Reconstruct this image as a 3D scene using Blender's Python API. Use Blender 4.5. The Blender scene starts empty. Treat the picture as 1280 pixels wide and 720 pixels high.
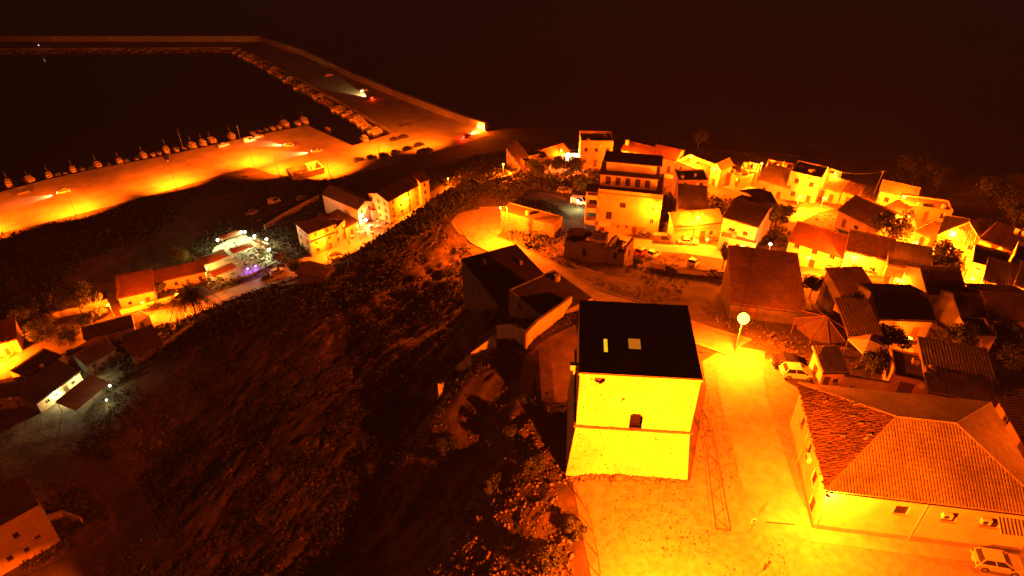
import bpy, bmesh, math, random
import numpy as np
from mathutils import Vector, Matrix, noise as mnoise

random.seed(7); rng = np.random.default_rng(7)
S = bpy.context.scene
C = S.collection
R = math.radians

# ---------------------------------------------------------------- camera, world, exposure
CAMZ, PITCH, FOC = 120.0, R(36.0), 853.0
cd = bpy.data.cameras.new('camera'); cam = bpy.data.objects.new('camera', cd); C.objects.link(cam)
cam.location = (0, 0, CAMZ); cam.rotation_euler = (R(90) - PITCH, 0, 0)
cd.sensor_width = 36; cd.lens = FOC / 1280 * 36; cd.clip_start = 0.5; cd.clip_end = 9000
S.camera = cam
S.view_settings.view_transform = 'Standard'; S.view_settings.look = 'None'
S.view_settings.exposure = 0.0; S.view_settings.gamma = 1.0
W = bpy.data.worlds.new('World'); S.world = W; W.use_nodes = True
nt = W.node_tree; bg = nt.nodes['Background']
sky = nt.nodes.new('ShaderNodeTexSky'); sky.sky_type = 'NISHITA'; sky.sun_disc = False
sky.sun_elevation = R(2.0); sky.sun_rotation = R(200)
mixn = nt.nodes.new('ShaderNodeMix'); mixn.data_type = 'RGBA'; mixn.inputs[0].default_value = 0.97
nt.links.new(sky.outputs[0], mixn.inputs[6])
mixn.inputs[7].default_value = (0.075, 0.0085, 0.004, 1)      # sodium sky glow over the town at night
nt.links.new(mixn.outputs[2], bg.inputs[0]); bg.inputs[1].default_value = 0.10
sun = bpy.data.lights.new('hillside_fill', 'SUN'); sun.energy = 0.006; sun.angle = R(0.5); sun.color = (1, .45, .25)  # faint warm fill added to shape the hillside, no real source
so = bpy.data.objects.new('hillside_fill', sun); C.objects.link(so); so.rotation_euler = (R(55), 0, R(-60))
SOD = (1.0, 0.098, 0.0012)
WHT = (.85, 0.80, 0.36)
LP = 6.2                                                      # one dial for all lamp powers

# ---------------------------------------------------------------- pixel of the photo -> point of the place
SP, CP = math.sin(PITCH), math.cos(PITCH)
def ray(px, py):
    u, v = px - 640.0, py - 360.0
    return u, FOC * CP - v * SP, FOC * SP + v * CP           # x, forward, down
def PZ(px, py, z):
    u, f, d = ray(px, py); s = (CAMZ - z) / d
    return Vector((u * s, f * s, z))

# terrain control points: (px, py, z) and (x, y, z)
CPX = [(590,460,56.5),(565,485,54.8),(615,445,58),(600,270,35.3),(625,266,35.4),(577,270,35.2),(600,288,36),(582,262,35),(620,290,36.6),(620,560,57),(600,650,54.5),(640,470,59.8),(783,597,64),(930,600,64),(1000,680,64),(850,720,64),(1240,705,64),(995,470,63.6),(920,440,62.8),(880,520,64),(745,640,64),
 (1280,600,63.5),(1050,480,63),(1250,500,62.3),(690,470,61.5),(640,440,59),(1020,420,60),(1134,430,57.5),(1220,400,54.5),(1290,420,55),
 (740,368,51),(680,330,44),(620,300,37.5),(570,278,35),(600,262,35),(640,270,35.5),(700,280,38),(760,295,39.3),(862,310,41.5),(940,320,43.5),
 (1028,338,47),(1090,350,49),(1200,375,51),(1290,385,53),(800,340,46),(850,370,53),(900,400,58),(650,380,52.5),(600,400,50),
 (700,215,31),(640,215,29),(830,215,34),(900,230,36.5),(990,250,39.5),(1060,280,43),(1120,250,41),(1150,300,45),(1200,310,46),(1250,310,47),(1290,340,50),
 (750,205,31),(780,200,32),(660,205,28),(720,178,14),(800,175,18),(900,190,24),(1000,195,26),(1100,205,30),(1200,240,36),(1290,275,40),
 (650,165,2),(720,150,-4),(820,150,-4),(920,150,-3),(1040,150,-3),(1160,165,-3),(1290,190,-3),
 (585,228,28),(605,205,18),(565,205,7),(545,212,6),(640,185,12),(615,180,4),(560,190,2.0),(530,197,2.2),(480,212,2.2),
 (560,245,33),(500,290,28),(440,325,25),(400,348,22),(330,372,18),(250,407,14),(200,442,12),(150,500,10),
 (100,500,7),(60,480,6.5),(30,560,8),(150,640,9.5),(30,700,9),(200,720,13),(120,720,10),(60,640,9),(-60,600,8),(-60,720,9),(-60,500,6),
 (300,600,21),(400,600,31),(500,600,41),(600,600,53.5),(655,600,59.8),(710,592,63.2),
 (300,720,23),(400,720,35),(500,720,46),(600,720,57),(650,720,61),(250,600,16),(200,600,11.5),
 (250,500,13.5),(350,500,22),(450,500,32),(550,500,43),(620,500,57),(300,430,18.5),(400,420,26),(500,400,32),(570,410,42),(555,350,36),
 (665,540,61),(690,600,62.6),(720,660,63.3)]
CPZ = [(388,320,5.6),(405,310,5.7),(375,312,5.4),(430,300,5.8),(362,298,5.0),(447,288,6.0),(470,276,6.5),(500,262,7.2),(530,248,8),(545,258,8),(520,272,7),(480,292,6),(450,306,5.5),(420,322,5.5),(385,338,5),(340,355,5),(230,397,5),(150,408,5),(60,430,5.5),(10,460,6),(-60,470,6),
 (300,240,2.4),(200,280,3),(100,330,3),(350,250,3),(420,235,3),(20,330,3),(250,270,3),(340,262,3.2),(-60,330,3),(460,230,4),(500,215,3),
 (0,290,2.0),(80,273,2.0),(220,236,2.0),(310,209,2.0),(345,219,2.0),(410,225,2.0),(-70,310,2.0),
 (0,262,.3),(100,238,.3),(220,210,.3),(345,180,.3),(450,190,.3),(540,165,.3),(-70,275,.3),
 (0,225,-4),(150,190,-4),(300,160,-4),(400,140,-4),(-70,240,-4),(480,120,-4),(620,140,-4),(560,120,-4)]
CPW = [(14,64,61.6),(20,64,62.0),(8,63,61.0),(5,62,61.3),(3,68,60.9),(1.5,60,61.5),(9,67,61.3),(9,60,61.2),(25,63,62.5),(10,20,64),(40,20,64.5),(0,30,62.5),(70,30,64),(65,48,63),(-12,18,56),(-40,30,32),(-70,45,13),(120,60,60),(120,100,56),(130,150,45),(150,190,20),(-110,60,9),(-130,90,7),
 (-150,140,4),(-190,170,3),(160,230,-4),(60,290,-4),(-60,290,-4),(0,310,-4),(160,310,-4),(-200,310,-4),(100,5,66),(-30,5,45),(-110,5,12),(160,5,66)]
pts = [PZ(*p) for p in CPX] + [PZ(*p) for p in CPZ] + [Vector(p) for p in CPW]
cx = np.array([[p.x, p.y] for p in pts]); cz = np.array([p.z for p in pts])
def kern(d2): return np.sqrt(d2 + 30.0)
_A = kern(((cx[:, None] - cx[None]) ** 2).sum(-1)); n = len(cx)
_M = np.zeros((n + 3, n + 3)); _M[:n, :n] = _A - np.eye(n) * 0.4; _M[:n, n] = 1; _M[:n, n+1:] = cx; _M[n, :n] = 1; _M[n+1:, :n] = cx.T
_w = np.linalg.solve(_M, np.concatenate([cz, np.zeros(3)]))
def base_z(x, y):
    sh = x.shape; q = np.stack([x.ravel(), y.ravel()], 1); out = np.empty(len(q))
    for i in range(0, len(q), 8192):
        b = q[i:i+8192]; d2 = ((b[:, None] - cx[None]) ** 2).sum(-1)
        out[i:i+8192] = kern(d2) @ _w[:n] + _w[n] + b @ _w[n+1:]
    return out.reshape(sh)
GX0, GX1, GY0, GY1, GS = -200.0, 165.0, 4.0, 304.0, 0.6
gx = np.arange(GX0, GX1 + .5, GS); gy = np.arange(GY0, GY1 + .5, GS)
GXX, GYY = np.meshgrid(gx, gy)
G = base_z(GXX, GYY)
def TZ(x, y):
    fx = min(max((x - GX0) / GS, 0), len(gx) - 1.001); fy = min(max((y - GY0) / GS, 0), len(gy) - 1.001)
    i, j = int(fx), int(fy); a, b = fx - i, fy - j
    return float((G[j, i] * (1-a) + G[j, i+1] * a) * (1-b) + (G[j+1, i] * (1-a) + G[j+1, i+1] * a) * b)
def TZA(x, y):
    fx = np.clip((x - GX0) / GS, 0, len(gx) - 1.001); fy = np.clip((y - GY0) / GS, 0, len(gy) - 1.001)
    i = fx.astype(int); j = fy.astype(int); a = fx - i; b = fy - j
    return (G[j, i] * (1-a) + G[j, i+1] * a) * (1-b) + (G[j+1, i] * (1-a) + G[j+1, i+1] * a) * b
_t = np.arange(20, 420, 0.25)
def P(px, py, h=0.0):
    """first point of the pixel's ray that stands h metres above the ground"""
    u, f, d = ray(px, py); L = math.sqrt(u*u + f*f + d*d)
    x = _t * u / L; y = _t * f / L; z = CAMZ - _t * d / L
    g = z - (TZA(x, y) + h)
    k = np.argmax(g < 0)
    if k == 0: return PZ(px, py, h + 2)
    a = g[k-1] / (g[k-1] - g[k]); t = _t[k-1] + a * 0.25
    return Vector((t*u/L, t*f/L, CAMZ - t*d/L))
def inpoly(x, y, poly):
    r = np.zeros(x.shape, bool); m = len(poly)
    for i in range(m):
        x0, y0 = poly[i][0], poly[i][1]; x1, y1 = poly[(i+1) % m][0], poly[(i+1) % m][1]
        if y0 == y1: continue
        c = ((y0 > y) != (y1 > y)) & (x < (x1 - x0) * (y - y0) / (y1 - y0) + x0)
        r ^= c
    return r

# ---------------------------------------------------------------- materials
def mat(name, c1, c2=None, scale=1.0, bump=0.0, rough=0.85, big=0.0, metal=0.0, bscale=None, spec=0.3, thr=(.35, .65), spots=0.0, sscale=2.5):
    m = bpy.data.materials.new(name); m.use_nodes = True; t = m.node_tree; b = t.nodes['Principled BSDF']
    b.inputs['Roughness'].default_value = rough; b.inputs['Metallic'].default_value = metal
    b.inputs['Specular IOR Level'].default_value = spec
    c1 = tuple(c1) + (1,); c2 = tuple(c2 or [c * .7 for c in c1[:3]]) + (1,)
    tc = t.nodes.new('ShaderNodeTexCoord'); geo = t.nodes.new('ShaderNodeNewGeometry')
    nz = t.nodes.new('ShaderNodeTexNoise'); nz.inputs['Scale'].default_value = scale; nz.inputs['Detail'].default_value = 6; nz.inputs['Roughness'].default_value = .65
    t.links.new(geo.outputs['Position'], nz.inputs['Vector'])
    rp = t.nodes.new('ShaderNodeValToRGB'); rp.color_ramp.elements[0].position = thr[0]; rp.color_ramp.elements[1].position = thr[1]
    rp.color_ramp.elements[0].color = c1; rp.color_ramp.elements[1].color = c2
    t.links.new(nz.outputs['Fac'], rp.inputs[0]); col = rp.outputs[0]
    if big:
        n2 = t.nodes.new('ShaderNodeTexNoise'); n2.inputs['Scale'].default_value = scale * .13; n2.inputs['Detail'].default_value = 4
        t.links.new(geo.outputs['Position'], n2.inputs['Vector'])
        mr = t.nodes.new('ShaderNodeMapRange'); mr.inputs[1].default_value = .3; mr.inputs[2].default_value = .7; mr.inputs[3].default_value = 1 - big; mr.inputs[4].default_value = 1 + big * .5
        t.links.new(n2.outputs['Fac'], mr.inputs[0])
        mx = t.nodes.new('ShaderNodeMix'); mx.data_type = 'RGBA'; mx.blend_type = 'MULTIPLY'; mx.inputs[0].default_value = 1
        t.links.new(col, mx.inputs[6]); t.links.new(mr.outputs[0], mx.inputs[7]); col = mx.outputs[2]
    if spots:
        n3 = t.nodes.new('ShaderNodeTexNoise'); n3.inputs['Scale'].default_value = sscale; n3.inputs['Detail'].default_value = 3; n3.inputs['Roughness'].default_value = .7
        t.links.new(geo.outputs['Position'], n3.inputs['Vector'])
        r3 = t.nodes.new('ShaderNodeValToRGB'); r3.color_ramp.elements[0].position = .5 + spots; r3.color_ramp.elements[1].position = .5 + spots + .05
        r3.color_ramp.elements[0].color = (0, 0, 0, 1); r3.color_ramp.elements[1].color = (1, 1, 1, 1); t.links.new(n3.outputs['Fac'], r3.inputs[0])
        m3 = t.nodes.new('ShaderNodeMix'); m3.data_type = 'RGBA'; t.links.new(r3.outputs[0], m3.inputs[0]); t.links.new(col, m3.inputs[6]); m3.inputs[7].default_value = (.075, .05, .03, 1); col = m3.outputs[2]
    t.links.new(col, b.inputs['Base Color'])
    if bump:
        bn = t.nodes.new('ShaderNodeTexNoise'); bn.inputs['Scale'].default_value = bscale or scale * 3; bn.inputs['Detail'].default_value = 5
        t.links.new(geo.outputs['Position'], bn.inputs['Vector'])
        bp = t.nodes.new('ShaderNodeBump'); bp.inputs['Strength'].default_value = bump; bp.inputs['Distance'].default_value = .1
        t.links.new(bn.outputs['Fac'], bp.inputs['Height']); t.links.new(bp.outputs[0], b.inputs['Normal'])
    return m
def emat(name, col, st):
    m = bpy.data.materials.new(name); m.use_nodes = True; t = m.node_tree; b = t.nodes['Principled BSDF']
    b.inputs['Base Color'].default_value = (.1, .1, .1, 1)
    b.inputs['Emission Color'].default_value = tuple(col) + (1,); b.inputs['Emission Strength'].default_value = st
    m.cycles.emission_sampling = 'NONE'
    return m
M = dict(
 ground=mat('dry_scrub_ground', (.135,.088,.055), (.045,.038,.022), .30, 1.0, .95, .5, bscale=1.5),
 soil=mat('bare_soil', (.30,.20,.125), (.17,.12,.08), .5, .6, .95, .4),
 concrete=mat('worn_concrete', (.32,.29,.25), (.22,.19,.165), .7, .25, .85, .35),
 paving=mat('old_paving', (.25,.215,.175), (.17,.14,.115), 1.4, .5, .9, .15),
 track=mat('dark_track', (.085,.06,.042), (.05,.038,.028), .5, .8, .95, .4),
 asphalt=mat('asphalt', (.17,.16,.15), (.11,.105,.10), 1.1, .25, .8, .3),
 quay=mat('quay_concrete', (.30,.27,.24), (.19,.17,.15), .18, .1, .8, .4),
 white=mat('white_plaster', (.70,.66,.58), (.52,.47,.39), .6, .25, .9, .2),
 cream=mat('cream_plaster', (.58,.47,.33), (.44,.34,.22), .5, .25, .9, .25),
 ochre=mat('ochre_plaster', (.48,.33,.17), (.36,.24,.12), .5, .25, .9, .25),
 grey=mat('bare_render', (.30,.27,.24), (.20,.175,.15), .6, .35, .95, .35),
 dark=mat('dark_masonry', (.12,.095,.075), (.07,.055,.045), .6, .4, .95, .3),
 stone=mat('rubble_stone', (.24,.19,.14), (.10,.075,.055), 2.2, .9, .95, .3, bscale=4),
 tower=mat('limewashed_rubble', (.74,.66,.48), (.62,.53,.36), 2.0, .9, .95, .3, bscale=5, thr=(.42,.72), spots=.125, sscale=3.2),
 tile=mat('clay_tile', (.36,.30,.19), (.25,.20,.125), 1.5, .3, .85, .45),
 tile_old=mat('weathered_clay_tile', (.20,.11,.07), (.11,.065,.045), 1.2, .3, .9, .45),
 tile_dark=mat('lichened_tile', (.10,.062,.042), (.055,.04,.03), 1.2, .3, .95, .4),
 tile_red=mat('red_clay_tile', (.20,.085,.05), (.13,.055,.033), 1.2, .3, .85, .35),
 roofing=mat('roof_membrane', (.085,.06,.05), (.05,.038,.032), .8, .2, .9, .4),
 roofconc=mat('roof_concrete', (.26,.21,.17), (.17,.135,.11), .8, .2, .9, .35),
 glass=mat('window_glass', (.02,.018,.016), (.012,.012,.012), .5, 0, .12, spec=.5),
 frame=mat('painted_frame', (.38,.30,.22), (.28,.22,.16), 4, 0, .6),
 shutter=mat('dark_shutter', (.035,.022,.015), (.025,.017,.012), 5, .2, .7),
 interior_dark=mat('painted_interior_dark', (.012,.009,.007), (.008,.006,.005), 3, .2, .9, spec=.1),
 wood=mat('brown_wood', (.16,.085,.045), (.10,.055,.03), 3, .3, .7),
 metal=mat('galvanised_metal', (.32,.31,.30), (.22,.21,.20), 3, .05, .45, metal=.6),
 darkmetal=mat('dark_iron', (.05,.045,.04), (.03,.028,.026), 4, .05, .55, metal=.4),
 leaf=mat('leaf_green', (.085,.10,.035), (.045,.06,.022), .8, 0, .7),
 leaf_dark=mat('leaf_dark', (.034,.04,.018), (.02,.026,.011), .8, 0, .75),
 leaf_dry=mat('leaf_dry', (.10,.075,.04), (.05,.042,.022), .6, 0, .85),
 bark=mat('bark', (.12,.085,.06), (.07,.05,.035), 5, .6, .95),
 hill_rock=mat('hillside_rock', (.19,.135,.09), (.10,.07,.048), 1.5, .8, .95, .3),
 rock=mat('boulder', (.26,.225,.18), (.15,.13,.105), 1.0, .7, .95, .3),
 tyre=mat('tyre_rubber', (.025,.024,.023), (.018,.018,.018), 5, 0, .9),
 canvas=mat('tan_canvas', (.42,.22,.10), (.33,.17,.08), 1.2, .1, .9),
 canvas_white=mat('white_canvas', (.62,.58,.5), (.5,.46,.4), 1.2, .1, .9),
 deck=mat('deck_floor', (.30,.30,.25), (.22,.22,.18), .9, .1, .8, .15),
 skin=mat('skin', (.42,.26,.18), (.38,.23,.16), 6, 0, .6),
 cloth1=mat('dark_cloth', (.06,.055,.06), (.04,.04,.05), 6, 0, .9),
 cloth2=mat('pale_cloth', (.5,.47,.43), (.42,.4,.37), 6, 0, .9),
 hull=mat('boat_white', (.55,.52,.46), (.44,.41,.36), 2, .05, .4),
 hullblue=mat('boat_blue', (.05,.09,.16), (.04,.07,.12), 2, .05, .4),
 hullwood=mat('boat_wood', (.22,.12,.06), (.15,.08,.04), 3, .1, .5),
 thatch=mat('reed_thatch', (.085,.055,.032), (.05,.034,.02), 3, .7, .95, .2),
 white_paint=mat('white_paint', (.72,.70,.66), (.62,.6,.56), 3, 0, .5),
 solar=mat('blue_black_panel', (.02,.022,.03), (.015,.016,.02), 3, 0, .2, spec=.5),
)
PAINT = {k: mat('car_paint_' + k, c, tuple(x * .93 for x in c), 3, 0, .28, spec=.5) for k, c in dict(
    white=(.72,.70,.66), silver=(.38,.38,.37), grey=(.13,.13,.13), black=(.02,.02,.022), red=(.35,.03,.02), blue=(.04,.07,.16), green=(.06,.1,.06), beige=(.42,.35,.25)).items()}
for k, m in list(M.items()): pass
E_SOD = emat('sodium_bulb', (1, .56, .045), 9)
E_WHT = emat('white_bulb', (1, .95, .75), 14)
E_PUR = emat('purple_bulb', (.45, .12, 1), 9)
E_RED = emat('tail_lamp_lit', (1, .03, .01), 8)
E_HEAD = emat('head_lamp_lit', (1, .85, .5), 10)
E_WARM = emat('lit_window_glow', (1, .34, .02), 1.3)
L_OFF = mat('lamp_glass', (.5,.5,.48), (.45,.45,.43), 4, 0, .2)
L_TAIL = mat('tail_glass', (.25,.02,.015), (.2,.02,.015), 4, 0, .25)

# ---------------------------------------------------------------- mesh helpers
class MB:
    def __init__(s): s.v = []; s.f = []; s.mi = []
    def poly(s, ps, mi=0):
        k = len(s.v); s.v += [tuple(p) for p in ps]; s.f.append(tuple(range(k, k + len(ps)))); s.mi.append(mi)
    def box(s, x0, y0, z0, x1, y1, z1, mi=0):
        k = len(s.v)
        s.v += [(x0,y0,z0),(x1,y0,z0),(x1,y1,z0),(x0,y1,z0),(x0,y0,z1),(x1,y0,z1),(x1,y1,z1),(x0,y1,z1)]
        for q in ((0,3,2,1),(4,5,6,7),(0,1,5,4),(1,2,6,5),(2,3,7,6),(3,0,4,7)): s.f.append(tuple(k+i for i in q)); s.mi.append(mi)
        return s
    def obox(s, o, U, V, N, mi=0):
        o, U, V, N = Vector(o), Vector(U), Vector(V), Vector(N); k = len(s.v)
        s.v += [tuple(p) for p in (o, o+U, o+U+V, o+V, o+N, o+U+N, o+U+V+N, o+V+N)]
        for q in ((0,3,2,1),(4,5,6,7),(0,1,5,4),(1,2,6,5),(2,3,7,6),(3,0,4,7)): s.f.append(tuple(k+i for i in q)); s.mi.append(mi)
        return s
    def tube(s, p, q, r0, r1=None, n=6, mi=0, cap=True):
        p, q = Vector(p), Vector(q); r1 = r0 if r1 is None else r1
        a = (q - p).normalized(); b = a.orthogonal().normalized(); c = a.cross(b); k = len(s.v)
        for o, r in ((p, r0), (q, r1)):
            for i in range(n):
                t = 2*math.pi*i/n; s.v.append(tuple(o + b*r*math.cos(t) + c*r*math.sin(t)))
        for i in range(n): j = (i+1) % n; s.f.append((k+i, k+j, k+n+j, k+n+i)); s.mi.append(mi)
        if cap: s.f.append(tuple(k+n-1-i for i in range(n))); s.mi.append(mi); s.f.append(tuple(k+n+i for i in range(n))); s.mi.append(mi)
        return s
    def path(s, ps, r0, r1=None, n=5, mi=0):
        r1 = r0 if r1 is None else r1; m = len(ps) - 1
        for i in range(m): s.tube(ps[i], ps[i+1], r0 + (r1-r0)*i/m, r0 + (r1-r0)*(i+1)/m, n, mi)
        return s
    def lathe(s, prof, n=10, o=(0,0,0), mi=0):
        k = len(s.v)
        for r, z in prof:
            for i in range(n): t = 2*math.pi*i/n; s.v.append((o[0]+r*math.cos(t), o[1]+r*math.sin(t), o[2]+z))
        for a in range(len(prof)-1):
            for i in range(n): j = (i+1) % n; s.f.append((k+a*n+i, k+a*n+j, k+(a+1)*n+j, k+(a+1)*n+i)); s.mi.append(mi)
        s.f.append(tuple(k+n-1-i for i in range(n))); s.mi.append(mi)
        s.f.append(tuple(k+(len(prof)-1)*n+i for i in range(n))); s.mi.append(mi)
        return s
    def slab(s, ps, th, mi=0):
        """a planar polygon given thickness along its normal (downwards)"""
        ps = [Vector(p) for p in ps]; nn = (ps[1]-ps[0]).cross(ps[2]-ps[1]).normalized()
        lo = [p - nn*th for p in ps]; m = len(ps); s.poly(ps, mi); s.poly(lo[::-1], mi)
        for i in range(m): j = (i+1) % m; s.poly((lo[i], lo[j], ps[j], ps[i]), mi)
        return s
    def mesh(s, name, mats, smooth=False):
        me = bpy.data.meshes.new(name); me.from_pydata(s.v, [], s.f)
        for m in (mats if isinstance(mats, (list, tuple)) else [mats]): me.materials.append(m)
        me.polygons.foreach_set('material_index', s.mi)
        if smooth: me.polygons.foreach_set('use_smooth', [True]*len(s.f))
        me.update(); return me
    def build(s, name, mats, parent=None, smooth=False, loc=None):
        o = bpy.data.objects.new(name, s.mesh(name, mats, smooth)); C.objects.link(o)
        if parent: o.parent = parent
        if loc is not None: o.location = loc
        return o
def np_mesh(name, V, F, mats, mi=None):
    """V (n,3), F (m,k) arrays"""
    me = bpy.data.meshes.new(name); k = F.shape[1]
    me.vertices.add(len(V)); me.vertices.foreach_set('co', V.astype(np.float32).ravel())
    me.loops.add(F.size); me.loops.foreach_set('vertex_index', F.astype(np.int32).ravel())
    me.polygons.add(len(F)); me.polygons.foreach_set('loop_start', np.arange(0, F.size, k, dtype=np.int32))
    for m in (mats if isinstance(mats, (list, tuple)) else [mats]): me.materials.append(m)
    if mi is not None: me.polygons.foreach_set('material_index', mi.astype(np.int32))
    me.update(calc_edges=True); me.validate()
    o = bpy.data.objects.new(name, me); C.objects.link(o); return o
def tag(o, label=None, cat=None, group=None, kind=None):
    if label: o['label'] = label
    if cat: o['category'] = cat
    if group: o['group'] = group
    if kind: o['kind'] = kind
    return o
def empty(name, loc, rz=0.0, label=None, cat=None, group=None):
    o = bpy.data.objects.new(name, None); C.objects.link(o); o.location = loc; o.rotation_euler = (0, 0, rz); o.empty_display_size = .3
    return tag(o, label, cat, group)
KIDS = {}
def copy_tree(o, parent=None):
    c = o.copy(); C.objects.link(c)
    if parent: c.parent = parent
    for ch in list(o.children): copy_tree(ch, c)
    return c
def light(name, kind, loc, power, col=SOD, parent=None, rad=.15, rot=None, cone=150, blend=.5):
    l = bpy.data.lights.new(name, kind); l.energy = power * LP; l.color = col; l.shadow_soft_size = rad
    if kind == 'SPOT': l.spot_size = R(cone); l.spot_blend = blend
    o = bpy.data.objects.new(name, l); C.objects.link(o); o.location = loc
    if rot: o.rotation_euler = rot
    if parent: o.parent = parent
    return o

# ---------------------------------------------------------------- paved ground, then the terrain with relief
PAVED = []
def drape(name, poly, m, off, step=2.0, label=None):
    """a paved sheet that follows the ground; poly = world xy"""
    PAVED.append([(p[0], p[1]) for p in poly])
    def make():
        bm = bmesh.new(); vs = [bm.verts.new((p[0], p[1], 0)) for p in poly]; bm.faces.new(vs)
        xs = [p[0] for p in poly]; ys = [p[1] for p in poly]
        a = math.floor(min(xs)) + .5
        while a < max(xs):
            bmesh.ops.bisect_plane(bm, geom=bm.verts[:]+bm.edges[:]+bm.faces[:], plane_co=(a,0,0), plane_no=(1,0,0)); a += step
        a = math.floor(min(ys)) + .5
        while a < max(ys):
            bmesh.ops.bisect_plane(bm, geom=bm.verts[:]+bm.edges[:]+bm.faces[:], plane_co=(0,a,0), plane_no=(0,1,0)); a += step
        bmesh.ops.triangulate(bm, faces=bm.faces[:])
        for v in bm.verts: v.co.z = TZ(v.co.x, v.co.y) + off
        for f in bm.faces:
            if f.normal.z < 0: f.normal_flip()
        me = bpy.data.meshes.new(name); bm.to_mesh(me); bm.free(); me.materials.append(m)
        o = bpy.data.objects.new(name, me); C.objects.link(o); o['kind'] = 'structure'
        if label: o['label'] = label
    return make
pw = lambda l: [P(x, y) for x, y in l]
pz = lambda l, z: [PZ(x, y, z) for x, y in l]
def ribbon(cl, w):
    """outline of a road from its centre line (world points)"""
    c = [Vector((p[0], p[1])) for p in cl]; dense = []
    for i in range(len(c)-1):
        p0, p1, p2, p3 = c[max(i-1,0)], c[i], c[i+1], c[min(i+2,len(c)-1)]
        for k in range(4):
            t = k/4; dense.append(.5*((2*p1)+(p2-p0)*t+(2*p0-5*p1+4*p2-p3)*t*t+(3*p1-p0-3*p2+p3)*t**3))
    dense.append(c[-1]); L, Rr = [], []
    for i, p in enumerate(dense):
        d = (dense[min(i+1,len(dense)-1)]-dense[max(i-1,0)]).normalized(); nn = Vector((-d.y, d.x))
        L.append(p+nn*w/2); Rr.append(p-nn*w/2)
    return L + Rr[::-1], L, Rr

# ================================================================ GROUND, SEA, HARBOUR
mk = []
plaza_px = [(716,598),(742,735),(760,900),(1500,900),(1500,660),(1300,660),(1060,655),(1010,542),(1020,480),(1030,478),(1030,462),(975,445),(935,440),(905,425),(880,440),(884,480),(862,604)]
plz = [PZ(x, y, 64) for x, y in plaza_px]
mk.append(drape('paved_square', plz, M['paving'], .06, 1.5))
road_cl = pw([(930,435),(925,470),(935,520),(950,570),(965,620),(990,665)])
asph, _, _ = ribbon(road_cl, 5.2)
mk.append(drape('road', asph, M['concrete'], .075, 1.0))
low_cl = [PZ(*p) for p in [(590,283,35.3),(604,298,37),(640,316,40),(690,342,46),(745,372,51.5),(810,397,56.5),(870,418,60.3),(925,433,62.5)]]
low, lowL, lowR = ribbon(low_cl, 6.0)
mk.append(drape('hairpin_road', low, M['concrete'], .08, 1.5))
st_cl = [PZ(*p) for p in [(600,268,35.1),(640,267,35.5),(690,276,38),(740,290,39.2),(800,307,40.5),(862,312,41.5),(940,325,43.5),(1000,336,46),(1060,350,48),(1130,362,50),(1220,378,52)]]
st, _, _ = ribbon(st_cl, 7.0)
mk.append(drape('street', st, M['concrete'], .07, 1.5))
hp = [PZ(x, y, 35.3) for x, y in [(563,276),(572,266),(600,261),(640,261),(650,268),(632,278),(630,296),(618,306),(598,304),(574,294)]]
mk.append(drape('hairpin_bend', hp, M['concrete'], .10, 1.5))
path_cl = pw([(660,243),(690,248),(715,262),(735,285)])
pth, _, _ = ribbon(path_cl, 5); mk.append(drape('dirt_track', pth, M['soil'], .06, 1.5))
ls_cl = [PZ(*p) for p in [(562,240,9),(530,258,8),(500,276,7),(470,292,6),(440,307,5.7),(400,326,5.4),(350,346,5.1),(290,368,5.1),(230,388,5.1),(190,397,5.1),(150,405,5.1),(105,420,5.2),(60,438,5.5),(0,462,6),(-60,480,6)]]
lst, _, _ = ribbon(ls_cl, 9.5); mk.append(drape('lower_street', lst, M['concrete'], .08, 2.0))
yard = [PZ(x, y, 61.2) for x, y in [(655,440),(720,395),(728,500),(700,512),(645,500)]]
mk.append(drape('dirt_yard', yard, M['soil'], .06, 1.5))
wl_cl = pw([(30,735),(75,715),(130,690),(165,655),(150,615),(110,590),(40,585)])
wlp, _, _ = ribbon(wl_cl, 5.0); mk.append(drape('dirt_path', wlp, M['track'], .07, 1.5))
alley = pw([(1060,350),(1085,300),(1120,280),(1135,250)]); al, _, _ = ribbon(alley, 5); mk.append(drape('alley', al, M['concrete'], .06, 1.5))
alley2 = pw([(1160,300),(1130,300),(1120,265)]); al2, _, _ = ribbon(alley2, 7); mk.append(drape('alley', al2, M['concrete'], .09, 1.5))
alley3 = pw([(980,275),(1005,262),(1030,256)]); al3, _, _ = ribbon(alley3, 7); mk.append(drape('alley', al3, M['concrete'], .06, 1.5))
alley4 = pw([(640,212),(700,206),(760,208),(850,222),(930,236),(985,262)]); al4, _, _ = ribbon(alley4, 5); mk.append(drape('alley', al4, M['concrete'], .06, 1.5))
alley5 = pw([(1195,312),(1170,330),(1150,352),(1245,372)]); al5, _, _ = ribbon(alley5, 5); mk.append(drape('alley', al5, M['concrete'], .06, 1.5))

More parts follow.
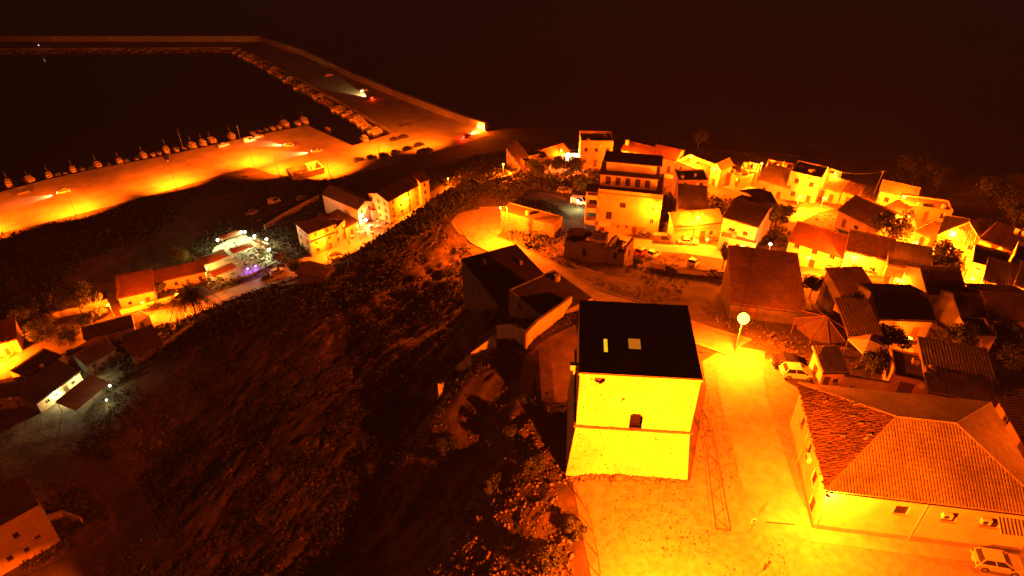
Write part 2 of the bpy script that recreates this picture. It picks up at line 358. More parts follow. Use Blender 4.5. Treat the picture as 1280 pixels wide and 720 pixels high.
# relief: off on paved ground and on the quays, strong on the open hillside
mask = np.zeros(GXX.shape, bool)
for pl in PAVED: mask |= inpoly(GXX, GYY, pl)
free = 1.0 - mask.astype(float)
for _ in range(6):
    pd = np.pad(free, 1, mode='edge'); avg = sum(pd[a:a+free.shape[0], b:b+free.shape[1]] for a in range(3) for b in range(3)) / 9
    free = np.minimum(free, avg)
hill = 1/(1+np.exp((GXX - 6 - (GYY-40)*-.12)/3.0)) * 1/(1+np.exp((GYY-150)/6)) * 1/(1+np.exp((-75-GXX)/6))
N = np.zeros_like(G); N2 = np.zeros_like(G); N3 = np.zeros_like(G)
for j in range(G.shape[0]):
    y = gy[j]
    for i in range(0, G.shape[1]):
        x = gx[i]
        p = (x*.8+y*.6, -x*.6+y*.8)
        N[j, i] = mnoise.fractal(Vector((x*.11, y*.11, 3.1)), .9, 2.1, 4)
        if hill[j, i] > .02: N3[j, i] = 1 - 2*abs(mnoise.fractal(Vector((x*.32, y*.32, 1.7)), .8, 2.1, 4))
        if hill[j, i] > .02: N2[j, i] = mnoise.fractal(Vector((p[0]*.022, p[1]*.10, 7.7)), .9, 2.1, 3)
G = G + free * (N * (.25 + .55*hill) + (N2 * 1.3 + N3 * .55) * hill * np.clip((G - 8)/8, 0, 1))
QPX = [(-220,310),(0,240),(60,224),(130,209),(200,196),(290,176),(340,165),(385,157),(441,182),(492,166),(484,160),(300,58),(328,53),(604,160),(612,168),(560,186),(480,209),(412,226),(345,219),(311,209),(220,236),(80,273),(-220,350)]
qm = inpoly(GXX, GYY, pz(QPX, 1.6)); G = np.where(qm, np.minimum(G, .8), G)
nx, ny = len(gx), len(gy)
V = np.stack([GXX.ravel(), GYY.ravel(), G.ravel()], 1)
ii, jj = np.meshgrid(np.arange(nx-1), np.arange(ny-1)); a = (jj*nx+ii).ravel()
F = np.stack([a, a+1, a+nx+1, a+nx], 1)
terrain = np_mesh('ground', V, F, M['ground']); terrain['kind'] = 'structure'
terrain.data.polygons.foreach_set('use_smooth', [True]*len(F))
for f in mk: f()

# sea: one sheet to the horizon
wm = mat('sea_water', (.006,.007,.008), (.004,.005,.006), .05, .12, .12, spec=.5, bscale=.6)
mb = MB(); mb.poly([(-6000,-200,0),(6000,-200,0),(6000,7000,0),(-6000,7000,0)]); o = mb.build('sea', wm); o['kind'] = 'structure'

QZ = 1.6
def slab_struct(name, poly, ztop, zbot, m, label=None):
    b = MB(); k = len(poly)
    b.poly([(p[0],p[1],ztop) for p in poly])
    for i in range(k):
        p, q = poly[i], poly[(i+1)%k]; b.poly([(p[0],p[1],zbot),(q[0],q[1],zbot),(q[0],q[1],ztop),(p[0],p[1],ztop)])
    o = b.build(name, m); o['kind'] = 'structure'
    bm = bmesh.new(); bm.from_mesh(o.data); bmesh.ops.recalc_face_normals(bm, faces=bm.faces[:])
    for f in bm.faces:
        if abs(f.normal.z) > .9 and f.normal.z < 0: f.normal_flip()
    bm.to_mesh(o.data); bm.free(); return o
qpoly = pz([(-220,310),(0,240),(60,224),(130,209),(200,196),(290,176),(340,165),(385,157),(441,182),(492,166),(484,160),(300,58),(328,53),(604,160),(612,168),(560,186),(480,209),(412,226),(345,219),(311,209),(220,236),(80,273),(-220,350)], QZ)
slab_struct('quay', qpoly, QZ, -3, M['quay'])
# outer sea wall with a parapet, and the far breakwater
def wall_line(name, pts, th, h, m, zb, kind='structure'):
    b = MB()
    for p, q in zip(pts[:-1], pts[1:]):
        d = (Vector(q[:2]) - Vector(p[:2])); L = d.length; d.normalize(); nn = Vector((-d.y, d.x))
        b.obox((p[0], p[1], zb), (d.x*L, d.y*L, 0), (nn.x*th, nn.y*th, 0), (0, 0, h))
    o = b.build(name, m)
    if kind: o['kind'] = kind
    return o
outer = pz([(327,53),(380,70),(440,99),(500,124),(560,147),(606,163)], QZ)
sw = wall_line('sea_wall', outer, 1.6, 4.2, M['quay'], QZ-1, None)
tag(sw, 'long pale concrete sea wall along the outer edge of the mole', 'sea wall')
far = pz([(-260,60),(329,53)], QZ)
slab_struct('breakwater', pz([(-260,62),(300,59),(330,53),(-260,53)], QZ), QZ, -3, M['quay'])
fw = wall_line('sea_wall', pz([(-260,52),(329,52)], QZ), 1.6, 4.2, M['quay'], QZ-1, None)
tag(fw, 'low dim sea wall along the far breakwater at the top of the photo', 'sea wall')
inner = pz([(300,59),(340,80),(400,113),(450,141),(488,163)], QZ)
kb = wall_line('kerb', inner, .5, .35, M['quay'], QZ-.1)

# armour rocks: nearest ones are things of their own, the rest one mass
def rock_mesh(seed):
    bm = bmesh.new(); bmesh.ops.create_icosphere(bm, subdivisions=1, radius=1); rr = random.Random(seed)
    for v in bm.verts: v.co *= rr.uniform(.7, 1.15); v.co.z *= .75
    me = bpy.data.meshes.new('boulder'); bm.to_mesh(me); bm.free(); me.materials.append(M['rock']); return me
RM = [rock_mesh(i) for i in range(5)]
RKV = np.array([v.co[:] for v in RM[0].vertices]); RKF = np.array([p.vertices[:] for p in RM[0].polygons])
spots = []
def strip(pts, inward, w, dens, zt):
    for p, q in zip(pts[:-1], pts[1:]):
        d = Vector((q - p)[:2]); L = d.length; d.normalize(); nn = Vector((-d.y, d.x)) * inward
        for _ in range(int(L*dens)):
            t, s = random.uniform(0, L), random.uniform(0, w)
            spots.append((p.x + d.x*t + nn.x*(1.6+s), p.y + d.y*t + nn.y*(1.6+s), zt*(1 - s/w) - .2*s/w, random.uniform(.7, 1.7)))
strip(outer, 1, 6.5, 2.6, 2.6); n_out = len(spots)
strip(pz([(-200,52),(329,52)], QZ), 1, 5, 1.2, 2.0)
strip(pz([(-200,62),(300,59)], QZ), -1, 3, 1.0, 1.0)
spots.sort(key=lambda s: s[1])
for k, (x, y, z, r) in enumerate(spots[:280]):
    o = bpy.data.objects.new('boulder', RM[k % 5]); C.objects.link(o); o.location = (x, y, z)
    o.scale = (r, r*random.uniform(.7,1), r*random.uniform(.6,.9)); o.rotation_euler = (random.uniform(-.5,.5), random.uniform(-.5,.5), random.uniform(0,6))
    tag(o, 'rough grey armour boulder heaped against the outside of the sea wall', 'boulder', 'boulders outside the sea wall')
def rock_mass(name, sp, m):
    n = len(sp); sp = np.array(sp); ang = rng.uniform(0, 6.28, n); c, s = np.cos(ang), np.sin(ang)
    jit = rng.uniform(.55, 1.25, (n, len(RKV), 1)) * rng.uniform(.6, 1.3, (n, 1, 3)); v = RKV[None] * jit * sp[:, 3][:, None, None]
    vx = v[..., 0]*c[:, None] - v[..., 1]*s[:, None] + sp[:, 0][:, None]; vy = v[..., 0]*s[:, None] + v[..., 1]*c[:, None] + sp[:, 1][:, None]; vz = v[..., 2]*.75 + sp[:, 2][:, None]
    VV = np.stack([vx, vy, vz], -1).reshape(-1, 3); FF = (RKF[None] + (np.arange(n)*len(RKV))[:, None, None]).reshape(-1, 3)
    o = np_mesh(name, VV, FF, m); o['kind'] = 'stuff'; return o
rock_mass('rock_armour', spots[280:], M['rock'])

# scrub, grass and stones of the open ground (uncountable)
def scatter(n, x0, x1, y0, y1):
    x = rng.uniform(x0, x1, n); y = rng.uniform(y0, y1, n); return x, y
pav_s = mask
for _ in range(2): pav_s = pav_s | np.roll(pav_s, 1, 0) | np.roll(pav_s, -1, 0) | np.roll(pav_s, 1, 1) | np.roll(pav_s, -1, 1)
def openground(x, y):
    i = np.clip(((x-GX0)/GS).round().astype(int), 0, nx-1); j = np.clip(((y-GY0)/GS).round().astype(int), 0, ny-1)
    return ~pav_s[j, i] & (G[j, i] > 2.2)
def dens(x, y, f, s):
    """blotchy cover: cheap sum of sines in turned directions"""
    v = np.zeros_like(x); r2 = np.random.default_rng(s)
    for k in range(7):
        a = r2.uniform(0, 6.28); w = f * r2.uniform(.5, 2.2); v += np.sin((x*np.cos(a) + y*np.sin(a))*w + r2.uniform(0, 6.28))
    return v / 7
def leaves(name, x, y, size, per, hgt, m, spread):
    n = len(x); z = TZA(x, y); rep = np.repeat(np.arange(n), per); N_ = n*per
    sz = size[rep] * rng.uniform(.5, 1.2, N_); cx_ = x[rep] + rng.normal(0, 1, N_)*spread[rep]*.5; cy_ = y[rep] + rng.normal(0, 1, N_)*spread[rep]*.5
    cz_ = z[rep] + rng.uniform(0.05, 1, N_)*hgt[rep]
    a = rng.normal(0, 1, (N_, 3)); a /= np.linalg.norm(a, axis=1)[:, None]; b = rng.normal(0, 1, (N_, 3)); b -= a*(a*b).sum(1)[:, None]; b /= np.linalg.norm(b, axis=1)[:, None]
    c0 = np.stack([cx_, cy_, cz_], 1); A = a*sz[:, None]; B = b*sz[:, None]*.55
    VV = np.stack([c0-A, c0+B, c0+A, c0-B], 1).reshape(-1, 3); FF = np.arange(N_*4).reshape(-1, 4)
    o = np_mesh(name, VV, FF, m); o['kind'] = 'stuff'; return o
x, y = scatter(34000, -95, 12, 25, 165); k = openground(x, y) & (dens(x, y, .16, 1) + .5*dens(x, y, .7, 11) + rng.normal(0, .04, len(x)) > .12) & ((x < -9) | (rng.random(len(x)) < .25)); x, y = x[k], y[k]
leaves('hillside_scrub', x, y, rng.uniform(.12, .34, len(x)), 7, rng.uniform(.2, 1.1, len(x)), M['leaf_dark'], rng.uniform(.3, .8, len(x)))
x, y = scatter(60000, -95, 14, 25, 165); k = openground(x, y) & (dens(x, y, .3, 2) > .08); x, y = x[k], y[k]
leaves('dry_grass', x, y, rng.uniform(.10, .26, len(x)), 4, rng.uniform(.1, .4, len(x)), M['leaf_dry'], rng.uniform(.2, .5, len(x)))
x, y = scatter(26000, -190, 60, 120, 235); k = openground(x, y) & (dens(x, y, .12, 3) > -.1); x, y = x[k], y[k]
leaves('shore_scrub', x, y, rng.uniform(.3, .6, len(x)), 5, rng.uniform(.3, 1.6, len(x)), M['leaf_dark'], rng.uniform(.5, 1.4, len(x)))
x, y = scatter(30000, 5, 150, 48, 215); k = openground(x, y) & (dens(x, y, .25, 4) > -.05); x, y = x[k], y[k]
leaves('village_weeds', x, y, rng.uniform(.1, .28, len(x)), 4, rng.uniform(.1, .5, len(x)), M['leaf_dry'], rng.uniform(.2, .6, len(x)))
x, y = scatter(26000, -34, 13, 26, 82); k = openground(x, y) & (dens(x, y, .25, 9) + .35*(x+14)/14 > .05); x, y = x[k], y[k]
rs = rng.gamma(1.2, .055, len(x)) + .025; rs = np.minimum(rs, .34)
rock_mass('loose_stones', np.stack([x, y, TZA(x, y)+rs*.15, rs], 1), M['hill_rock'])
x, y = scatter(30000, -85, -8, 28, 150); k = openground(x, y) & (dens(x, y, .35, 21) > .02); x, y = x[k], y[k]
rs = np.minimum(rng.gamma(1.2, .08, len(x)) + .03, .6)
rock_mass('hillside_stones', np.stack([x, y, TZA(x, y)+rs*.1, rs], 1), M['hill_rock'])
# gravel and weeds on the square's worn edge
px_ = rng.uniform(8, 26, 5200); py_ = rng.uniform(30, 58, 5200); keep = inpoly(px_, py_, plz) & (dens(px_, py_, .5, 6) > -.1) & ~inpoly(px_, py_, asph)
px_, py_ = px_[keep], py_[keep]; rs = rng.gamma(1.6, .022, len(px_)) + .02
rock_mass('gravel', np.stack([px_, py_, TZA(px_, py_)+.07, rs], 1), M['dark'])
# kerb beside the hairpin road, with the two rails seen along it
def follow(name, line, off, w, h, m, kind='structure'):
    b = MB(); pr = None
    for i, p in enumerate(line):
        d = (line[min(i+1, len(line)-1)] - line[max(i-1, 0)]).normalized(); nn = Vector((-d.y, d.x)); q = p + nn*off; z = TZ(q.x, q.y)
        cur = [(q.x, q.y, z-.2), (q.x+nn.x*w, q.y+nn.y*w, z-.2), (q.x+nn.x*w, q.y+nn.y*w, z+h), (q.x, q.y, z+h)]
        if pr:
            for a_ in range(4): b_ = (a_+1) % 4; b.poly([pr[a_], cur[a_], cur[b_], pr[b_]])
        else: b.poly(cur[::-1])
        pr = cur
    b.poly(pr); o = b.build(name, m); o['kind'] = kind; return o
follow('kerb', lowR, -.02, .3, .14+.08, M['concrete']); follow('kerb', lowL, -.28, .3, .14+.08, M['concrete'])

# ================================================================ BUILDERS
def facade(mb, o, U, N, Wd, H, ops, dep=.18, z0=0.0):
    """wall rectangle from z0 to H with openings (u, z, w, h) that go dep deep"""
    o, U, N = Vector(o), Vector(U), Vector(N); Z = Vector((0, 0, 1))
    pt = lambda u, z, d=0: o + U*u + Z*z - N*d
    us = sorted({0, Wd, *[q[0] for q in ops], *[q[0]+q[2] for q in ops]}); zs = sorted({z0, H, *[q[1] for q in ops], *[q[1]+q[3] for q in ops]})
    for i in range(len(us)-1):
        for j in range(len(zs)-1):
            um, zm = (us[i]+us[i+1])/2, (zs[j]+zs[j+1])/2
            if any(q[0] < um < q[0]+q[2] and q[1] < zm < q[1]+q[3] for q in ops): continue
            mb.poly([pt(us[i], zs[j]), pt(us[i+1], zs[j]), pt(us[i+1], zs[j+1]), pt(us[i], zs[j+1])])
    for u, z, w, h in [q[:4] for q in ops]:
        for a, b in (((u, z), (u+w, z)), ((u+w, z), (u+w, z+h)), ((u+w, z+h), (u, z+h)), ((u, z+h), (u, z))):
            mb.poly([pt(*a), pt(*b), pt(*b, dep), pt(*a, dep)])
def opening(root, o, U, N, q, kind, dep=.18, glow=False, mframe='frame'):
    """what fills one opening: a window (frame > pane, sill) or a door (> handle)"""
    o, U, N = Vector(o), Vector(U), Vector(N); u, z, w, h = q[:4]; Z = Vector((0, 0, 1))
    b0 = o + U*u + Z*z - N*dep; f = .07
    if kind == 'door':
        mb = MB(); mb.obox(b0, U*w, Z*h, N*.05); d = mb.build('door', M['wood'], root)
        hb = MB(); p = b0 + U*(w*.85) + Z*(h*.48) + N*.05; hb.obox(p, U*.05, Z*.14, N*.06); hb.build('handle', M['metal'], d); return d
    mb = MB()
    if kind == 'shutter':
        mb.obox(b0, U*(w/2-.01), Z*h, N*.06); mb.obox(b0+U*(w/2+.01), U*(w/2-.01), Z*h, N*.06); d = mb.build('window', M['shutter'], root)
    else:
        mb.obox(b0, U*f, Z*h, N*.07); mb.obox(b0+U*(w-f), U*f, Z*h, N*.07); mb.obox(b0+U*f, U*(w-2*f), Z*f, N*.07); mb.obox(b0+U*f+Z*(h-f), U*(w-2*f), Z*f, N*.07)
        mb.obox(b0+U*(w/2-.03)+Z*f, U*.06, Z*(h-2*f), N*.06)
        d = mb.build('window', M[mframe], root)
        pb = MB(); pb.obox(b0+U*f+Z*f, U*(w-2*f), Z*(h-2*f), N*.02); pb.build('pane', E_WARM if glow else M['glass'], d)
    sb = MB(); sb.obox(b0+U*(-.08)-Z*.07+N*(dep-.02), U*(w+.16), Z*.06, N*.12); sb.build('sill', M['concrete'], d)
    return d
def tiles(poly, pitch=.32, row=.5, rough=.0, amp=.09):
    """rows of half-round clay tiles over a planar roof face; poly[0]->poly[1] is its lower edge"""
    ps = [Vector(p) for p in poly]; U = (ps[1]-ps[0]).normalized(); n = U.cross(ps[2]-ps[1]).normalized()
    if n.z < 0: n = -n
    Sx = n.cross(U).normalized()
    if Sx.z < 0: Sx = -Sx
    q = [((p-ps[0]).dot(U), (p-ps[0]).dot(Sx)) for p in ps]; u0, u1 = min(a for a, b in q), max(a for a, b in q)
    mb = MB(); nc = max(1, int((u1-u0)/pitch)); pitch = (u1-u0)/nc
    prof = ((-.5, 0), (-.24, .9), (.24, .9), (.5, 0))
    for c in range(nc):
        uc = u0 + (c+.5)*pitch; ss = []
        for i in range(len(q)):
            a, b = q[i], q[(i+1) % len(q)]
            if (a[0] > uc) != (b[0] > uc): ss.append(a[1] + (b[1]-a[1])*(uc-a[0])/(b[0]-a[0]))
        if len(ss) < 2: continue
        s0, s1 = min(ss), max(ss)
        s = s0 - (random.uniform(0, .06) if rough else 0); 
        while s < s1 - .05:
            e = min(s+row, s1); lift = .035 + (random.uniform(-.01, .05)*rough); du = random.uniform(-.04, .04)*rough; ds = random.uniform(-.10, .04)*rough
            k = len(mb.v)
            for sv, lf in ((s+ds, lift), (e+.03, .0)):
                for a, h in prof: p = ps[0] + U*(uc+a*pitch+du) + Sx*sv + n*(h*amp+lf+.005); mb.v.append(tuple(p))
            for i in range(3): mb.f.append((k+i, k+i+1, k+5+i, k+4+i)); mb.mi.append(0)
            mb.f.append((k+3, k+2, k+1, k)); mb.mi.append(0)
            s = e
    return mb
def roof_face(root, roofs, poly, tilem, pitch, row, rough=0):
    roofs.slab(poly, .12)
    return tiles(poly, pitch, row, rough)
def house(label, a, b, h, depth, roof='flat', rise=1.2, wm='cream', rm='tile', name='house', cat='house', group=None, wins=None, par=.4, over=.28,
          z=None, world=None, chim=(), lwin=0, rwin=0, door=True, fl=None, pitch=.36, row=.55, glow=0, shut=.4, seed=None, antenna=False, tank=False, sides=None, rough_face=-1):
    rr = random.Random(hash(label) % 1000 if seed is None else seed)
    rr = random.Random(sum(ord(c)*i for i, c in enumerate(label)))
    if world: A, B = Vector(world[0]), Vector(world[1])
    elif z is not None: A, B = PZ(*a, z), PZ(*b, z)
    else: A, B = P(*a, h), P(*b, h)
    zt = z if z is not None else (A.z + B.z)/2
    d = Vector((B.x-A.x, B.y-A.y)); Wd = d.length; d.normalize(); nn = Vector((-d.y, d.x))
    if nn.y < 0 and world is None and abs(nn.y) > .3: nn = -nn
    cr = [Vector((A.x, A.y)) + d*(Wd*i) + nn*(depth*j) for i in (0, 1) for j in (0, 1)]
    gz = [TZ(c.x, c.y) for c in cr]; zb = min(gz) - .3; zg = max(min((gz[0]+gz[2])/2, zt-2.0), zb)
    rz = math.atan2(d.y, d.x)
    root = empty(name, (A.x, A.y, zb), rz, label, cat, group)
    H = zt - zb; g0 = zg - zb; D = depth
    X, Y = Vector((1,0,0)), Vector((0,1,0)); F = dict(f=((0,0,0), X, -Y, Wd), r=((Wd,0,0), Y, X, D), l=((0,D,0), -Y, -X, D), k=((Wd,D,0), -X, Y, Wd))
    ops = dict(f=[], r=[], l=[], k=[]); fills = []
    hw = H - (par if roof == 'flat' else 0)
    def auto(side, nmax, wantdoor):
        L = F[side][3]; nfl = fl or max(1, int(round((hw-g0)/2.9))); fh = (hw-g0)/nfl; n_ = min(nmax, int(L/2.0))
        for k in range(nfl):
            for i in range(n_):
                uc = L*(i+.5)/n_ + rr.uniform(-.15, .15)
                if k == 0 and wantdoor and i == (n_//2):
                    q = (uc-.5, g0+.05, 1.0, min(2.15, fh-.4)); ops[side].append(q); fills.append((side, q, 'door'))
                else:
                    wh = min(1.25, fh-1.25)
                    if wh < .4: continue
                    w_ = min(1.0, L/n_-.5); q = (uc-w_/2, g0+k*fh+.95, w_, wh); ops[side].append(q); fills.append((side, q, 'shutter' if rr.random() < shut else 'window'))
    if wins is None: auto('f', max(1, int(Wd/3.0)), door)
    else:
        for q in wins: ops['f'].append((q[0]*Wd-q[2]/2, g0+q[1], q[2], q[3])); fills.append(('f', ops['f'][-1], q[4] if len(q) > 4 else 'window'))
    for sd, lst in (sides or {}).items():
        for q in lst: ops[sd].append((q[0]*F[sd][3]-q[2]/2, g0+q[1], q[2], q[3])); fills.append((sd, ops[sd][-1], q[4] if len(q) > 4 else 'window'))
    if lwin: auto('l', lwin, False)
    if rwin: auto('r', rwin, False)
    mb = MB()
    for s_ in 'frlk':
        o, U, N, L = F[s_]; facade(mb, o, U, N, L, hw, ops[s_])
    e = over; roofs = MB(); tm = MB(); faces = []
    if roof == 'gable_x':
        sl = rise/(D/2); zz = hw - e*sl + .13
        faces = [[(-e,-e,zz), (Wd+e,-e,zz), (Wd+e,D/2,hw+rise+.13), (-e,D/2,hw+rise+.13)], [(Wd+e,D+e,zz), (-e,D+e,zz), (-e,D/2,hw+rise+.13), (Wd+e,D/2,hw+rise+.13)]]
        mb.poly([(0,0,hw), (0,D/2,hw+rise), (0,D,hw)]); mb.poly([(Wd,0,hw), (Wd,D,hw), (Wd,D/2,hw+rise)])
    elif roof == 'gable_y':
        sl = rise/(Wd/2); zz = hw - e*sl + .13
        faces = [[(-e,D+e,zz), (-e,-e,zz), (Wd/2,-e,hw+rise+.13), (Wd/2,D+e,hw+rise+.13)], [(Wd+e,-e,zz), (Wd+e,D+e,zz), (Wd/2,D+e,hw+rise+.13), (Wd/2,-e,hw+rise+.13)]]
        mb.poly([(0,0,hw), (Wd,0,hw), (Wd/2,0,hw+rise)]); mb.poly([(0,D,hw), (Wd/2,D,hw+rise), (Wd,D,hw)])
    elif roof == 'mono':
        sl = rise/D; zz = hw - e*sl + .13
        faces = [[(-e,-e,zz), (Wd+e,-e,zz), (Wd+e,D+e,hw+rise+e*sl+.13), (-e,D+e,hw+rise+e*sl+.13)]]
        mb.poly([(0,0,hw), (0,D,hw+rise), (0,D,hw)]); mb.poly([(Wd,0,hw), (Wd,D,hw), (Wd,D,hw+rise)]); mb.poly([(0,D,hw), (0,D,hw+rise), (Wd,D,hw+rise), (Wd,D,hw)])
    elif roof == 'hip':
        i_ = min(Wd, D)/2; sl = rise/i_; zz = hw - e*sl + .13; zr = hw+rise+.13
        if Wd >= D: r0, r1 = (i_, D/2, zr), (Wd-i_, D/2, zr)
        else: r0, r1 = (Wd/2, i_, zr), (Wd/2, D-i_, zr)
        c = [(-e,-e,zz), (Wd+e,-e,zz), (Wd+e,D+e,zz), (-e,D+e,zz)]
        if Wd >= D: faces = [[c[0], c[1], r1, r0], [c[1], c[2], r1], [c[2], c[3], r0, r1], [c[3], c[0], r0]]
        else: faces = [[c[0], c[1], r0], [c[1], c[2], r1, r0], [c[2], c[3], r1], [c[3], c[0], r0, r1]]
    wall = mb.build('wall', M[wm], root)
    if roof == 'flat':
        roofs.box(.2, .2, hw-.15, Wd-.2, D-.2, hw+.02); rf = roofs.build('roof', M[rm if rm != 'tile' else 'roofing'], root)
        pb = MB(); t = .2
        for bx in ((0,0,Wd,t), (0,D-t,Wd,D), (0,t,t,D-t), (Wd-t,t,Wd,D-t)): pb.box(bx[0], bx[1], hw, bx[2], bx[3], H)
        pb.build('parapet', M[wm], root)
        for k in range(rr.randint(1, 3) if Wd > 4 else 0):
            bb = MB(); w_, d_, h_ = rr.uniform(.5, 1.1), rr.uniform(.5, 1.1), rr.uniform(.4, 1.0); x_, y_ = rr.uniform(.5, Wd-1.8), rr.uniform(.5, max(.6, D-1.8))
            if k == 0: bb.lathe([(.45, 0), (.5, .1), (.5, .9), (.3, 1.05)], 10, (x_+.5, y_+.5, hw+.02)); bb.build('water_tank', M['frame'], rf)
            else: bb.box(x_, y_, hw+.02, x_+w_, y_+d_, hw+h_).build('roof_vent', M['grey'], rf)
    else:
        for fc in faces:
            roofs.slab(fc, .12)
        rf = roofs.build('roof', M[rm], root)
        for fi, fc in enumerate(faces):
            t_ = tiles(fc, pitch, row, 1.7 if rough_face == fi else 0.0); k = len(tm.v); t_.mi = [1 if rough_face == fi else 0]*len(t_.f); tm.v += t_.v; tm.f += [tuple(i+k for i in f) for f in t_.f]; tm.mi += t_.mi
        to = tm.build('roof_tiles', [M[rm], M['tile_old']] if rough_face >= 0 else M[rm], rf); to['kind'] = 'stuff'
        # ridge caps
        rb = MB()
        if roof == 'gable_x': rb.tube((-e, D/2, hw+rise+.17), (Wd+e, D/2, hw+rise+.17), .11, n=6)
        elif roof == 'gable_y': rb.tube((Wd/2, -e, hw+rise+.17), (Wd/2, D+e, hw+rise+.17), .11, n=6)
        elif roof == 'hip':
            rb.tube(Vector(r0)+Vector((0,0,.06)), Vector(r1)+Vector((0,0,.06)), .12, n=6)
            for cc, rr_ in ((c[0], r0), (c[3], r0), (c[1], r1), (c[2], r1)) if Wd >= D else ((c[0], r0), (c[1], r0), (c[2], r1), (c[3], r1)):
                rb.tube(Vector(cc)+Vector((0,0,.07)), Vector(rr_)+Vector((0,0,.06)), .11, n=6)
        if rb.v: rb.build('ridge_cap', M[rm], rf)
        gb = MB(); gb.obox((-e, -e-.13, zz-.16), (Wd+2*e, 0, 0), (0, .11, 0), (0, 0, .1)); gb.build('gutter', M['darkmetal'], root)
    for s_, q, kd in fills:
        o, U, N, L = F[s_]; opening(root, o, U, N, q, kd, glow=(glow and rr.random() < glow))
    for cu, cv in chim:
        cb = MB(); x_, y_ = cu*Wd, cv*D; zc = hw + (rise if roof != 'flat' else .0)
        cb.box(x_-.35, y_-.35, hw-.1, x_+.35, y_+.35, zc+1.0); cb.box(x_-.43, y_-.43, zc+1.0, x_+.43, y_+.43, zc+1.12); cb.build('chimney', M[wm], rf)
    if antenna:
        ab = MB(); zc = hw + (rise if roof != 'flat' else .0); x_, y_ = Wd*.7, D*.5
        ab.tube((x_, y_, hw), (x_, y_, zc+2.2), .025, n=4)
        for k in range(5): ab.tube((x_-.5+.08*k, y_, zc+2.1-.12*k), (x_+.5-.08*k, y_, zc+2.1-.12*k), .012, n=3)
        ab.build('antenna', M['metal'], rf)
    if rr.random() < .45 and Wd > 4:
        db = MB(); x_, zc = Wd*rr.uniform(.1, .9), hw - rr.uniform(.3, .9); db.tube((x_, 0, zc), (x_, -.35, zc+.1), .03, n=5)
        k = len(db.v); db.lathe([(.02, 0), (.22, .05), (.38, .14)], 12)
        for i in range(k, len(db.v)): v = db.v[i]; db.v[i] = (x_+v[0], -.35-v[2]*.9+v[1]*.35, zc+.15+v[1]*.9+v[2]*.3)
        db.build('satellite_dish', M['white_paint'], root)
    return root, dict(Wd=Wd, D=D, H=H, hw=hw, g0=g0, zb=zb, A=A, d=d, nn=nn)
def garden_wall(label, pxs, h, th=.25, m='cream', cap=True, group=None, z=None):
    pts_ = [P(*p) if z is None else PZ(*p, z) for p in pxs]; o = pts_[0]
    root = empty('garden_wall', (o.x, o.y, TZ(o.x, o.y)), 0, label, 'wall', group)
    b = MB(); cb = MB()
    for p, q in zip(pts_[:-1], pts_[1:]):
        d = Vector((q.x-p.x, q.y-p.y)); L = d.length; d.normalize(); nn = Vector((-d.y, d.x)); n_ = max(1, int(L/3))
        for i in range(n_):
            a0, a1 = p + (q-p)*(i/n_), p + (q-p)*((i+1)/n_); zz = min(TZ(a0.x, a0.y), TZ(a1.x, a1.y)); zt = max(TZ(a0.x, a0.y), TZ(a1.x, a1.y)) + h
            s = Vector((a0.x-o.x, a0.y-o.y, zz-.3-root.location.z)); l = L/n_
            z0_, z1_ = TZ(a0.x, a0.y), TZ(a1.x, a1.y); s.z = z0_ - .5 - root.location.z; dz = z1_ - z0_
            b.obox(s, (d.x*l, d.y*l, dz), (nn.x*th, nn.y*th, 0), (0, 0, h+.5))
            cb.obox(s+Vector((-nn.x*.05, -nn.y*.05, h+.5)), (d.x*l, d.y*l, dz), (nn.x*(th+.1), nn.y*(th+.1), 0), (0, 0, .07))
    b.build('wall', M[m], root)
    if cap: cb.build('coping', M['concrete'], root)
    return root
# ---------------------------------------------------------------- street lamps
def street_lamp(label, base, h, arm, power, col=SOD, cone=165, arm_len=1.2, group='street lamps', emit=None, bulb=.28, point=False, z=None, wall=False, tilt=0):
    """base: world point on the ground; arm: direction the head hangs out to"""
    root = empty('street_lamp', base, math.atan2(arm[1], arm[0]), label, 'street lamp', group)
    b = MB()
    if not wall:
        b.lathe([(.16, -.2), (.16, .35), (.09, .45)], 8); b.tube((0,0,.4), (0,0,h-.25), .085, .05, 7)
    b.build('pole', M['metal'], root) if b.v else None
    a = MB(); a.path([(0,0,h-.3), (arm_len*.35, 0, h-.05), (arm_len, 0, h+.03)], .045, .035, 6); a.build('arm', M['metal'], root)
    hb = MB(); hb.lathe([(bulb*.35, 0), (bulb*.3, .06), (.05, .12)], 10, (arm_len, 0, h-.02)); hb.build('lamp_head', M['metal'], root)
    lb = MB(); lb.lathe([(.02, -bulb*1.05), (bulb*.55, -bulb*.85), (bulb*.9, -bulb*.4), (bulb, 0), (bulb*.9, bulb*.4), (bulb*.55, bulb*.8), (bulb*.2, bulb*.95)], 12, (arm_len, 0, h-.02-bulb*.8)); lb.build('bulb', emit or E_SOD, root, True)
    light('lamp_light', 'POINT' if point else 'SPOT', (arm_len, 0, h-.2-bulb*2.0), power, col, root, .12, (0, -R(tilt), 0), cone, .35)
    return root
def wall_light(label, loc, rz, power, col=SOD, emit=None, cone=165, bulb=.16, point=True, group=None, cat='wall lamp'):
    root = empty('wall_lamp', loc, rz, label, cat, group)
    MB().tube((0,.25,0), (0,-.25,.06), .03, n=5).build('bracket', M['darkmetal'], root)
    MB().lathe([(.03, .16), (.2, .08), (.22, .0)], 8, (0,-.3,0)).build('shade', M['darkmetal'], root)
    MB().lathe([(.02, -bulb), (bulb*.8, -bulb*.6), (bulb, 0), (bulb*.6, .06)], 8, (0,-.3,-.04)).build('bulb', emit or E_SOD, root, True)
    light('lamp_light', 'POINT' if point else 'SPOT', (0, -.45, -.15-bulb), power, col, root, .1, None, cone, .4)
    return root
